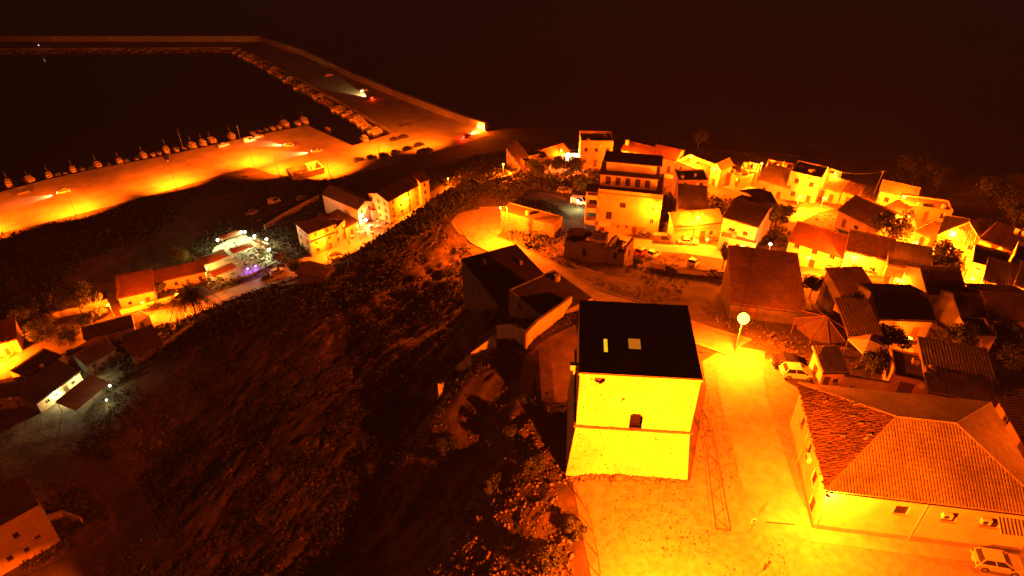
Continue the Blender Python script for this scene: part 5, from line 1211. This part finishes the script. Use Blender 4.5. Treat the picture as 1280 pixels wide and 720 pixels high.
# ================================================================ LOWER STREET (LEFT), BEACH BAR, HARBOUR
lr, li = H_('two-storey orange corner house with a painted band on its side wall', (385,292), (417,280), 8.2, 8, 'hip', 1.5, 'ochre', 'tile_dark', lwin=2, z=13.7)
b = MB(); b.box(-.05, .5, li['hw']-2.6, -.004, 7.4, li['hw']-.5); sb_ = b.build('wall_band', M['white'], lr)
for i in range(5): b = MB(); y_ = 1.2 + i*1.15; b.box(-.09, y_, li['hw']-2.1, -.05, y_+.5, li['hw']-1.0); b.build('shutter', M['shutter'], sb_)
b = MB(); b.box(-.02, -.9, li['hw']-2.9, li['Wd'], -.01, li['hw']-2.75); b.build('balcony', M['cream'], lr)
wall_light('wall lamp on the corner of the two-storey orange house', PZ(386, 298, 9.5) + Vector((0, -.4, 0)), R(30), 4500, group=None)
H_('narrow two-storey annex right of the orange corner house', (417,288), (431,275), 6, 5, 'flat', wm='ochre', rm='roofing', z=11.6)
H_('low dark-roofed house behind the restaurant tables', (431,285), (447,276), 3.8, 9, 'mono', 1.0, 'cream', 'tile_dark', z=9.6)
H_('long gabled house whose blank side wall faces the corner house', (447,262), (466,252), 6.2, 17, 'gable_y', 1.6, 'cream', 'tile_dark', z=12.2)
H_('long two-storey orange house with shuttered windows beyond the restaurant', (485,252), (525,230), 7.6, 9, 'gable_x', 1.6, 'ochre', 'tile_dark', lwin=3, z=14.8)
H_('taller end house with a steep roof at the top of the lower street', (525,228), (536,224), 8.2, 7, 'gable_x', 1.4, 'cream', 'tile_red', z=16.2)
H_('small pavilion with a glaring white verandah beside the restaurant', (466,264), (483,256), 3.4, 4, 'flat', wm='white', rm='roofconc', wins=[(.25,.1,1.2,2.2,'window'),(.7,.1,1.2,2.2,'window')], glow=1, name='pavilion', cat='pavilion', z=10)
garden_wall('long low wall slanting across the dark field behind the corner house', [(332,288),(365,268),(400,250)], 2.0, .3, 'cream')
H_('long low house with a dull red sloping roof on the lower street', (147,372), (192,364), 4.0, 9, 'mono', 1.4, 'cream', 'tile_red')
H_('thin red-roofed range continuing toward the beach bar', (193,353), (256,339), 3.6, 4.5, 'mono', .9, 'cream', 'tile_red')
H_('small house with a bright flat concrete roof on the lower street', (163,406), (187,396), 2.8, 4, 'flat', wm='cream', rm='roofconc', par=.1)
H_('dark gabled house at the bend of the lower street', (106,424), (166,407), 3.8, 5.5, 'gable_x', 1.4, 'grey', 'tile_dark')
H_('house with a lit front wall and a weathered tiled roof among the left houses', (108,458), (143,435), 2.9, 8, 'gable_x', 1.4, 'grey', 'tile_old')
H_('dark weathered house on the slope, rightmost of the left houses', (166,449), (201,426), 2.6, 9, 'gable_x', 1.5, 'dark', 'tile_dark')
H_('flat dark-roofed house with an orange side wall at the far left', (38,474), (80,444), 4.4, 7, 'flat', wm='ochre', rm='roofing')
H_('long house with a pale lit cornice above the bright terrace', (45,504), (99,465), 3.0, 7, 'mono', 1.0, 'ochre', 'tile_dark', wins=[(.2,1,1,1),(.4,1,1,1),(.62,.1,1,2,'door'),(.8,1,1,1)])
H_('red-roofed house cut by the left edge above the glowing yard', (-14,433), (20,424), 4.0, 8, 'mono', 1.3, 'cream', 'tile_red')
H_('dark roof at the left edge below the glowing yard', (-20,500), (28,492), 3.8, 6, 'gable_x', 1.2, 'grey', 'tile_dark')
H_('tall orange house wall cut by the lower left corner of the photo', None, None, 0, 9, 'mono', -.2, 'ochre', 'tile_dark', world=(PZ(-60, 688, 20), PZ(46, 630, 20)), name='tall_house',
   wins=[(.42, 2.2, .9, 1.1, 'shutter'), (.62, 6.2, .9, 1.2, 'shutter'), (.62, 2.0, .8, 1.0, 'shutter'), (.80, 3.4, .9, .8)], over=.3)
garden_wall('low wall beside the tall house at the lower left', [(62,652),(80,646),(104,655)], 1.6, .3, 'cream')
garden_wall('yellow-lit wall on the far side of the lower street under the trees', [(58,402),(95,393),(137,382)], 2.2, .3, 'white')
garden_wall('bright yellow wall before the red-roofed range', [(152,394),(190,383),(232,372)], 1.6, .3, 'white')
garden_wall('small reddish wall on the dark hillside behind the left houses', [(205,436),(222,424),(245,408)], 1.6, .3, 'grey')
# bright terrace with its tiled lean-to canopy
tp = P(100, 490); tt = P(84, 486, 3.0)
cv = empty('tiled_canopy', (P(108, 500).x, P(108, 500).y, P(108, 500).z), li['rz'] if 'rz' in li else ang_px((60,520),(110,480)), 'tiled canopy roof over the white-lit terrace', 'canopy')
mb = MB(); fc = [(-4.8,-3.2,2.3), (4.8,-3.2,2.3), (4.8,2.6,3.0), (-4.8,2.6,3.0)]; mb.slab(fc, .1); rf_ = mb.build('roof', M['tile_old'], cv); t_ = tiles(fc, .4, .5).build('roof_tiles', M['tile_old'], rf_); t_['kind'] = 'stuff'
for x_ in (-4.5, 0, 4.5):
    for y_ in (-3, 2.4): MB().tube((x_, y_, -.4), (x_, y_, 2.5 if y_ < 0 else 3.0), .07, n=6).build('post', M['wood'], cv)
def bulb(label, p, power, col=WHT, emit=None, r=.2, group=None, h=None):
    root = empty('lamp', p, 0, label, 'lamp', group); hh = h or max(.3, p.z - TZ(p.x, p.y)) 
    MB().tube((0,0,-hh-.1), (0,0,-.02), .035, n=5).build('post', M['metal'], root); MB().lathe([(.02,-r), (r*.8,-r*.55), (r,0), (r*.8,r*.55), (.02,r)], 10).build('globe', emit or E_WHT, root, True)
    light('lamp_light', 'POINT', (0, -r-.18, .05), power, col, root, .1); return root
bulb('white lamp under the terrace eaves, left end', P(76, 492, 2.2), 420); bulb('white lamp under the terrace eaves, right end', P(104, 475, 2.2), 420)
bulb('bright white lamp at the corner of the terrace, upper one', P(137, 482, 2.4), 80, r=.28); bulb('bright white lamp at the corner of the terrace, lower one', P(133, 500, 1.6), 70, r=.22)
# palm and trees of the lower street
palm('big ragged palm against the light of the beach bar', PZ(246, 396, 5.0), 8.0, 7.2, n_=44)
tree('umbrella pine over the lit wall on the left', P(105, 398), 8.5, 6.5, 'pine', 'leaf', per=260, size=.3)
tree('leafy tree in front of the yellow-lit wall', P(112, 412), 4.5, 3.0, leaf='leaf', per=200, size=.2)
tree('bushy tree at the left end of the lit wall', P(62, 408), 5.0, 3.0, leaf='leaf_dry', per=180, size=.24)
for lb_, q, h_, r_ in (('dark tree mass left of the street bend', (58,428), 6, 4.5), ('dark tree in front of the street bend', (88,432), 5, 4), ('dark tree above the glowing yard', (34,412), 7, 5), ('low tree before the red roof on the lower street', (130,398), 3.5, 2.2), ('low tree beside the red-roofed range', (200,368), 3.5, 2.6), ('orange-lit tree beside the corner house', (352,330), 4, 2.6), ('dark tree below the corner house', (372,342), 4, 3.0), ('dark tree left of the beach bar', (230,330), 5, 4), ('tree before the restaurant tables', (490,275), 4, 1.8)):
    tree(lb_, P(*q), h_, r_, leaf='leaf', per=190, size=.22, group='trees along the lower street')
def lampz(label, px, py, z, h, power, arm=(0,-1), **k): return street_lamp(label, PZ(px, py, z), h, arm, power, point='tilt' not in k, arm_len=.7, group='street lamps', **k)
lampz('leaning street lamp beside the red sloping roof on the lower street', 143, 396, 5.1, 4.8, 4500)
lampz('street lamp over the small flat concrete roof', 185, 392, 5.1, 4.6, 3500)
lampz('street lamp behind the palm', 228, 385, 5.1, 5.5, 6000)
lampz('street lamp hidden in the glowing yard at the left edge', 8, 452, 6, 4.0, 8000)
lampz('second street lamp in the glowing yard at the left edge', -6, 492, 6, 4.0, 6000)
lampz('street lamp at the foot of the orange corner house', 409, 318, 5.5, 6.0, 5000)
lampz('street lamp at the top of the lower street', 512, 266, 7.5, 6.0, 7000)
lampz('white-topped lamp post on the slope beyond the lower street', 561, 236, 10, 4.5, 1000)
lampz('unseen street lamp lighting the tall wall at the lower left', 84, 790, 9, 6.0, 7000, arm=(-1, .2), tilt=30, cone=120)
lampz('street lamp before the far restaurant wall', 450, 300, 6, 6.0, 4500)
WRM = (1, .42, .09)
bulb('glaring white lamp on the restaurant verandah', PZ(476, 262, 8.4), 1500, WRM, r=.5); bulb('second glaring white lamp on the restaurant verandah', PZ(487, 258, 8.4), 1300, WRM, r=.4); bulb('glaring white lamp over the restaurant tables', PZ(457, 275, 8.2), 1500, WRM, r=.5)
# restaurant: tables with chairs and guests
def table_mesh(w, d, h):
    return MB().box(-w/2,-d/2,h-.05,w/2,d/2,h).mesh('tabletop', M['canvas_white']), MB().box(-.03,-.03,0,.03,.03,h-.05).mesh('leg', M['wood'])
TT_, TL_ = table_mesh(1.1, .8, .75)
def table(label, p, ang, group):
    r_ = empty('table', (p.x, p.y, p.z+.08), ang, label, 'table', group); mobj('tabletop', TT_, r_)
    for sx in (-1, 1):
        for sy in (-1, 1): mobj('leg', TL_, r_, (sx*.48, sy*.33, 0))
cs_, cb_, cl_ = MB().box(-.21,-.21,.42,.21,.21,.46).mesh('seat', M['wood']), MB().box(-.21,.18,.46,.21,.22,.9).mesh('backrest', M['wood']), MB().box(-.02,-.02,0,.02,.02,.42).mesh('leg', M['wood'])
def chair(label, p, ang, group):
    r_ = empty('chair', (p.x, p.y, p.z+.08), ang, label, 'chair', group); mobj('seat', cs_, r_); mobj('backrest', cb_, r_)
    for sx in (-1, 1):
        for sy in (-1, 1): mobj('leg', cl_, r_, (sx*.18, sy*.18, 0))
tb_spots = [(440,296),(448,291),(456,290),(463,284),(470,285),(473,279),(480,281),(486,276),(492,279),(497,273),(465,291),(484,285)]
for i, (x_, y_) in enumerate(tb_spots):
    p = PZ(x_, y_, 6.2); p.z = TZ(p.x, p.y); a_ = R(28); table('pale restaurant table on the terrace of the lower street', p, a_, 'restaurant tables on the lower street')
    for sg in (-1, 1):
        q = p + Vector((math.cos(a_+R(90))*sg*.75, math.sin(a_+R(90))*sg*.75, 0)); chair('wooden chair at a restaurant table on the lower street', q, a_ + (0 if sg > 0 else math.pi), 'chairs on the restaurant terrace')
        if (i+sg) % 3: person('guest seated at a restaurant table on the lower street', q, a_ + (math.pi if sg > 0 else 0), 'sit', random.choice(['cloth1', 'cloth2', 'canvas']), group='seated restaurant guests')
for i, (x_, y_, lb_) in enumerate([(480,288,'person in dark clothes walking down the lower street'), (482,289,'person walking beside another on the lower street'), (471,297,'person in pale top crossing the lower street alone'), (506,274,'person standing at the top of the restaurant terrace'), (509,272,'second person standing at the top of the restaurant terrace'), (436,303,'person walking past the corner house')]):
    p = PZ(x_, y_, 6.3); p.z = TZ(p.x, p.y); person(lb_, p, random.uniform(0, 6), 'walk' if i < 3 else 'stand', ['cloth1', 'cloth2', 'cloth2', 'cloth1', 'canvas', 'cloth1'][i])
mb = MB()
def umb(label, p, group):
    r_ = empty('parasol', (p.x, p.y, p.z), 0, label, 'parasol', group); MB().tube((0,0,0), (0,0,2.5), .03, n=6).build('pole', M['wood'], r_); m_ = MB()
    for i in range(8): t0, t1 = math.pi*i/4, math.pi*(i+1)/4; m_.slab([(1.4*math.cos(t0), 1.4*math.sin(t0), 2.15), (1.4*math.cos(t1), 1.4*math.sin(t1), 2.15), (0, 0, 2.6)], .02)
    m_.build('canvas', M['canvas'], r_)
for q in ((488,272),(494,283)): p = PZ(*q, 6.4); p.z = TZ(p.x, p.y); umb('reddish parasol over the restaurant tables', p, 'restaurant parasols')
# beach bar
dk = pz([(268,309),(302,291),(346,313),(348,326),(308,345),(287,349),(256,334)], 4.4)
deck = slab_struct('bar_deck', dk, 4.4, 1.5, M['deck']); del deck['kind']; tag(deck, 'pale floor of the open-air beach bar, lit white', 'deck')
BG = 'canopies of the beach bar'
def P44(x, y, z=4.4): return PZ(x, y, z)
ba = math.atan2(P44(300,331).y-P44(272,342).y, P44(300,331).x-P44(272,342).x)
canopy('brown canopy in the middle of the beach bar', P44(304,318), ba, 6.5, 3.2, 2.5, 'canvas', .5)
canopy('orange-brown canopy at the left of the beach bar, nearest the palm', P44(270,330), ba, 7.5, 5.0, 2.6, 'canvas', .7)
canopy('brown canopy at the far back of the beach bar', P44(289,302), ba, 6.0, 3.0, 2.6, 'canvas', .5)
canopy('orange canopy at the front left of the beach bar beside the palm', P44(281,345), ba, 7.0, 3.5, 2.4, 'canvas', .4)
bw = empty('bar_counter', P44(324,310), ba+R(-75), 'long bar counter with shelves at the right side of the beach bar', 'bar counter')
MB().box(-4,-.4,0,4,.4,1.1).build('counter', M['white'], bw); MB().box(-4.1,-.55,1.1,4.1,.55,1.16).build('counter_top', M['wood'], bw)
for i in range(4): MB().box(-3.6+i*1.9,.9,0,-2.2+i*1.9,1.4,2.0).build('shelf', M['wood'], bw)
for lb_, q, w_ in (('white lamp at the far left corner of the beach bar', (272,300), 440), ('white lamp at the back of the beach bar', (285,294), 440), ('left of the paired white lamps at the far corner of the beach bar', (301,290), 560), ('right of the paired white lamps at the far corner of the beach bar', (306,290), 560), ('white lamp over the bar counter', (318,295), 440), ('white lamp at the far right of the bar counter', (333,299), 600), ('white lamp at the right end of the bar counter', (336,312), 480), ('white lamp between the counter and the canopies', (311,299), 360)):
    bulb(lb_, PZ(*q, 7.0), w_*.62, (.9, .85, .36), r=.42, h=2.6)
for lb_, q in (('left purple lamp at the front of the beach bar', (309.5, 336)), ('right purple lamp at the front of the beach bar', (319.5, 332.5))): bulb(lb_, PZ(*q, 5.4), 40, (.4, .1, 1), E_PUR, r=.32, h=1.0)
for lb_, q, w_ in (('warm yellow lamp beside the palm, upper one', (256,326), 720), ('warm yellow lamp beside the palm, lower one', (258.5,335.5), 880)): bulb(lb_, PZ(*q, 6.5), w_, (1, .42, .05), E_SOD, r=.3, h=2.0)
for i, q in enumerate([(290,325),(297,332),(316,325),(322,321),(300,308),(292,311),(329,326),(309,331)]):
    table('pale table on the floor of the beach bar', P44(*q), ba, 'tables of the beach bar')
    for sg in (-1, 1): chair('wooden chair at a beach bar table', P44(*q) + Vector((sg*.8*math.cos(ba), sg*.8*math.sin(ba), 0)), ba + (R(-90) if sg > 0 else R(90)), 'chairs of the beach bar')
for lb_, q in (('person in dark clothes under the back canopy of the beach bar', (294,307)), ('person standing at the front left of the beach bar', (303,341)), ('person standing beside the bar counter', (314,311)), ('person standing near the purple lamps', (307,333))): person(lb_, P44(*q), random.uniform(0, 6), 'stand', 'cloth1')
tree('potted shrub at the right of the beach bar floor', P44(331, 319), 1.8, .9, 'shrub', name='shrub', cat='shrub')
for lb_, q in (('dark car parked in front of the beach bar, left one', (334,345)), ('pale car parked in front of the beach bar', (346,338))): p = PZ(*q, 5.1); p.z = TZ(p.x, p.y); car(lb_, p, ang_px((320,350),(360,336)), 'hatch', 'white' if 'pale' in lb_ else 'grey', group='cars on the lower street')
p = PZ(164, 397, 5.1); p.z = TZ(p.x, p.y); car('yellow-lit saloon parked before the small flat concrete roof', p, ang_px((150,404),(190,394)), 'saloon', 'white', group='cars on the lower street')
p = PZ(419, 322, 5.5); p.z = TZ(p.x, p.y); car('dark car parked before the orange corner house', p, ang_px((410,326),(440,312)), 'saloon', 'black', group='cars on the lower street')
p = PZ(422, 329, 5.5); p.z = TZ(p.x, p.y); car('pale car at the kerb below the dark one by the corner house', p, ang_px((410,326),(440,312)), 'hatch', 'silver', group='cars on the lower street')
H_('dark hut roof on the ridge hiding the corner of the lower street', (372,346), (404,343), 3.0, 5, 'gable_x', 1.0, 'dark', 'tile_dark', name='hut', cat='hut', wins=[(.5,.1,.9,1.9,'door')])

# ---------------------------------------------------------------- harbour
def Q(x, y, z=QZ): return PZ(x, y, z)
HL = [('street lamp at the left edge of the photo on the quay road', (-22,300), 22000), ('first street lamp from the left along the quay road', (95,268), 20000), ('second street lamp from the left along the quay road', (220,233), 19000), ('third street lamp from the left along the quay road', (316,204), 13000), ('lamp at the left corner of the walled yard on the quay', (348,216), 12000), ('lamp at the right end of the walled yard on the quay', (411,216), 16000), ('lamp between the parked cars on the quay', (474,190), 10000), ('lamp at the end of the parked cars near the mole', (533,183), 6000)]
for lb_, q, w_ in HL: street_lamp(lb_, Q(*q), 8.2, (-.45, .9), w_*1.35, group='street lamps of the quay', arm_len=1.6, bulb=.08, emit=L_OFF, cone=142, tilt=24)
street_lamp('lamp blazing at the landward end of the sea wall', Q(600,163), 4.0, (-.2,-1), 2500, group=None, point=True)
CQ = 'cars parked on the quay'; qa = ang_px((448,200), (524,181), QZ)
for i, (lb_, q, kd, pt) in enumerate([('first car from the left in the parked row on the quay', (448,201), 'saloon', 'grey'), ('second car from the left in the parked row on the quay', (465,198), 'hatch', 'black'), ('third car from the left in the parked row on the quay', (479.5,195), 'hatch', 'black'), ('fourth car from the left in the parked row on the quay, a paler one', (494,191.5), 'saloon', 'silver'), ('fifth car from the left in the parked row on the quay', (509.5,187), 'saloon', 'black'), ('rightmost car of the parked row on the quay', (524,182), 'saloon', 'black'), ('left one of two dark cars facing the parked row', (493,175.5), 'hatch', 'black'), ('right one of two dark cars facing the parked row', (504,172.5), 'saloon', 'black'), ('dark van parked below the end of the row', (528,192), 'van', 'grey'), ('silver car parked beside the dark van at the quay edge', (535,188), 'hatch', 'silver'), ('small car parked at the root of the mole', (506,159.5), 'hatch', 'grey'), ('dark car parked by the boats near the second lamp', (209,200.5), 'hatch', 'black'), ('pale pickup-like car parked by the big fishing boat', (280,183), 'saloon', 'white'), ('white van parked beside the third lamp by the boats', (312,177), 'van', 'white'), ('pale car parked right of the white van', (324,172), 'hatch', 'silver'), ('dark car parked at the left end of the quay', (30,242), 'hatch', 'grey'), ('pale car on the mole close to the sea wall', (455,114), 'hatch', 'white'), ('lone small car far out on the mole', (411,95), 'hatch', 'red')]):
    car(lb_, Q(*q), qa + random.uniform(-.08, .08) + (R(90) if 'boats near' in lb_ else 0), kd, pt, group=CQ, zoff=.02)
MV = 'cars driving with their lights on'
car('car driving up the mole with headlights on and red tail lights', Q(462,123), ang_px((480,131),(420,104), QZ), 'hatch', 'grey', True, group=MV, name='moving_car', zoff=.02, beam=9000)
car('car driving on the quay above the walled yard with headlights on', Q(361,183), ang_px((380,185),(330,180), QZ), 'hatch', 'white', True, group=MV, name='moving_car', zoff=.02, beam=5000)
car('car driving behind the walled yard with headlights on', Q(396,190), ang_px((410,189),(370,193), QZ), 'saloon', 'silver', True, group=MV, name='moving_car', zoff=.02, beam=5000)
car('pale car driving along the quay road beside the first lamp', Q(80,241), ang_px((95,237),(60,245), QZ), 'saloon', 'white', True, group=MV, name='moving_car', zoff=.02, beam=3000)
rc = car('car braking with glaring red lights at the end of the sea wall', Q(583,171), ang_px((583,171),(600,163), QZ), 'hatch', 'red', True, group=MV, name='moving_car', zoff=.02, beam=6000)
light('brake_glow', 'POINT', (-2.6, 0, .8), 360, (1, .02, .005), rc, .1)
for lb_, q, kd, pt in (('pale van parked in the dark field below the walled yard', (343,254), 'van', 'white'), ('dim car parked in the dark field beyond the pale van', (378,251), 'hatch', 'silver'), ('dim pale car alone on the dark field above the beach bar', (315,268), 'saloon', 'silver')):
    p = PZ(*q, 3); p.z = TZ(p.x, p.y); car(lb_, p, ang_px((330,262),(390,246)), kd, pt, group='cars in the dark field')
# walled yard
wy = Q(366,226.5); wx = Q(406,216); d_ = Vector((wx.x-wy.x, wx.y-wy.y)); wl_ = d_.length; yr = empty('walled_yard', wy, math.atan2(d_.y, d_.x), 'roofless walled yard full of clutter beside the quay road', 'yard'); dp = 7.5; hh_ = 2.3
for bx in ((0,0,wl_,.3), (0,dp-.3,wl_*.35,dp), (wl_*.6,dp-.3,wl_,dp), (0,.3,.3,dp-.3), (wl_-.3,.3,wl_,dp-.3)): b = MB(); b.box(bx[0], bx[1], -.3, bx[2], bx[3], hh_); b.build('wall', M['cream'], yr)
b = MB(); b.box(.3,.3,-.2,wl_-.3,dp-.3,.06); b.build('yard_floor', M['concrete'], yr)
inv = yr.rotation_euler.z
def yw(x, y): return Vector((wy.x + x*math.cos(inv) - y*math.sin(inv), wy.y + x*math.sin(inv) + y*math.cos(inv), wy.z + .06))
b = empty('white_container', yw(wl_*.72, dp*.72), inv, 'white box cabin standing inside the walled yard', 'cabin'); MB().box(-1.6,-.8,0,1.6,.8,2.4).build('body', M['white_paint'], b); MB().box(-.4,-.84,.05,.4,-.801,2.0).build('door', M['frame'], b); MB().box(-1.7,-.9,2.4,1.7,.9,2.5).build('roof', M['white_paint'], b)
rr = random.Random(5)
for i in range(16):
    x_, y_ = rr.uniform(.8, wl_-.9), rr.choice([rr.uniform(.7, 2.2), rr.uniform(4.5, dp-.8)]); s_ = rr.uniform(.4, .9)
    o = empty('crate', yw(x_, y_), rr.uniform(0, 3), 'rough wooden crate among the clutter in the walled yard', 'crate', 'crates in the walled yard')
    bb = MB()
    for k in range(4): bb.box(-s_, -s_*.7, .02+s_*.32*k, s_, s_*.7, .02+s_*.32*k+s_*.26)
    bb.build('boards', M['wood'], o); bb = MB()
    for sx in (-1, 1):
        for sy in (-1, 1): bb.box(sx*s_-.05, sy*s_*.7-.05, 0, sx*s_+.05, sy*s_*.7+.05, s_*1.35)
    bb.build('corner_posts', M['frame'], o)
# boats along the quay
bp = [(12,232,'cabin'),(39,227,'trawler'),(63,223,'cabin'),(74,221,'open'),(83,219,'openblue'),(93,215.5,'cabin'),(105,214,'open'),(115,213,'openwood'),(124,209.5,'cabin'),(137,208.5,'openblue'),(151,205.5,'cabin'),(159,203,'open'),(172,201,'openwood'),(181,197.5,'cabin'),(192,195,'open'),(200,193.5,'openwood'),(209,190,'cabin'),(221,188,'open'),(231,187,'openblue'),(242,184.5,'cabin'),(255,181.5,'cabin'),(266,178,'trawler'),(291,173,'cabin'),(317,168,'open'),(326,166,'openwood'),(334,163.5,'openblue'),(342,161.5,'open'),(350,160,'open'),(357,156.5,'trawler'),(373,155,'open'),(381,152.5,'cabin'),(410,162,'openwood'),(457,176,'cabin')]
nbt = ['leftmost', 'second', 'third', 'fourth', 'fifth', 'sixth', 'seventh', 'eighth', 'ninth', 'tenth', 'eleventh', 'twelfth', 'thirteenth', 'fourteenth', 'fifteenth', 'sixteenth', 'seventeenth', 'eighteenth', 'nineteenth', 'twentieth', 'twenty-first', 'twenty-second', 'twenty-third', 'twenty-fourth', 'twenty-fifth', 'twenty-sixth', 'twenty-seventh', 'twenty-eighth', 'twenty-ninth', 'thirtieth', 'thirty-first', 'thirty-second', 'last']
ds = dict(cabin='white boat with a small cabin', trawler='large wooden fishing boat with a mast', open='small white open boat', openblue='small blue open boat', openwood='small brown open boat')
for i, (x_, y_, kd) in enumerate(bp):
    t_ = ang_px((x_-15, y_+4.2), (x_+15, y_-4.2), 0) + R(90)
    boat('%s moored along the quay, %s from the left' % (ds[kd], nbt[i]) if i else '%s moored along the quay, leftmost of all' % ds[kd], PZ(x_, y_, 0), t_ + math.pi + random.uniform(-.15, .15), kd, sc=.8 if kd == 'trawler' else .95)
mpts = pz([(304,63),(345,86),(400,117),(450,146),(482,166)], 0)
k = 0
for p, q in zip(mpts[:-1], mpts[1:]):
    d = Vector((q-p)[:2]); L = d.length; d.normalize(); nn = Vector((d.y, -d.x)); 
    if nn.x > 0: nn = -nn
    s_ = 1.5
    while s_ < L - 1:
        w_ = random.uniform(0, 1.2); pos = Vector((p.x + d.x*s_ + nn.x*(2.6+w_), p.y + d.y*s_ + nn.y*(2.6+w_), 0)); boat('small boat berthed against the inner side of the mole', pos, math.atan2(nn.y, nn.x) + random.uniform(-.2, .2), random.choice(['open', 'openwood', 'cabin', 'openblue', 'open']), 'boats berthed along the mole', False, .9); s_ += random.uniform(2.3, 3.3)
for lb_, q, h_ in (('tall bare mast standing left of the big fishing boat', (229,186), 9), ('tall bare mast standing right of the big fishing boat', (301,176), 7)):
    o = empty('mast', PZ(*q, 0), 0, lb_, 'mast'); MB().tube((0,0,0), (0,0,h_), .09, .05, 6).build('pole', M['metal'], o); MB().tube((-.7,0,h_*.7), (.7,0,h_*.7), .04, n=4).build('spreader', M['metal'], o)
nb = PZ(52, 66, 0); o = empty('harbour_beacon', nb, 0, 'small beacon with two white lights in the dark harbour', 'beacon')
MB().lathe([(1.0,-.5), (1.0,.4), (.2,.6), (.15,4.0)], 10).build('buoy', M['metal'], o); MB().lathe([(.05,0), (.3,.1), (.3,.4), (.05,.5)], 8, (0,0,4.0)).build('lantern', emat('beacon_light', (1,1,1), 1.5), o)
# masts' rigging lines, dark shoreline stones
rs = np.abs(rng.normal(.45, .2, 360)) + .15; xs_ = rng.uniform(-90, -5, 360); ys_ = rng.uniform(170, 215, 360); kk = openground(xs_, ys_)
rock_mass('shore_stones', np.stack([xs_[kk], ys_[kk], TZA(xs_[kk], ys_[kk])+.1, rs[kk]], 1), M['rock'])

# thin haze added for a glow round the lamps, standing in for lens glare
hz = MB(); hz.box(-6200, -400, -8, 6200, 7200, 124); ho = hz.build('haze', None); ho['kind'] = 'stuff'; ho.data.materials.clear()
hm = bpy.data.materials.new('glow_haze'); hm.use_nodes = True; t = hm.node_tree; t.nodes.clear()
out = t.nodes.new('ShaderNodeOutputMaterial'); pv = t.nodes.new('ShaderNodeVolumePrincipled'); pv.inputs['Color'].default_value = (.9, .9, .9, 1); pv.inputs['Density'].default_value = .00005; pv.inputs['Anisotropy'].default_value = 0.0
t.links.new(pv.outputs[0], out.inputs['Volume']); ho.data.materials.append(hm)
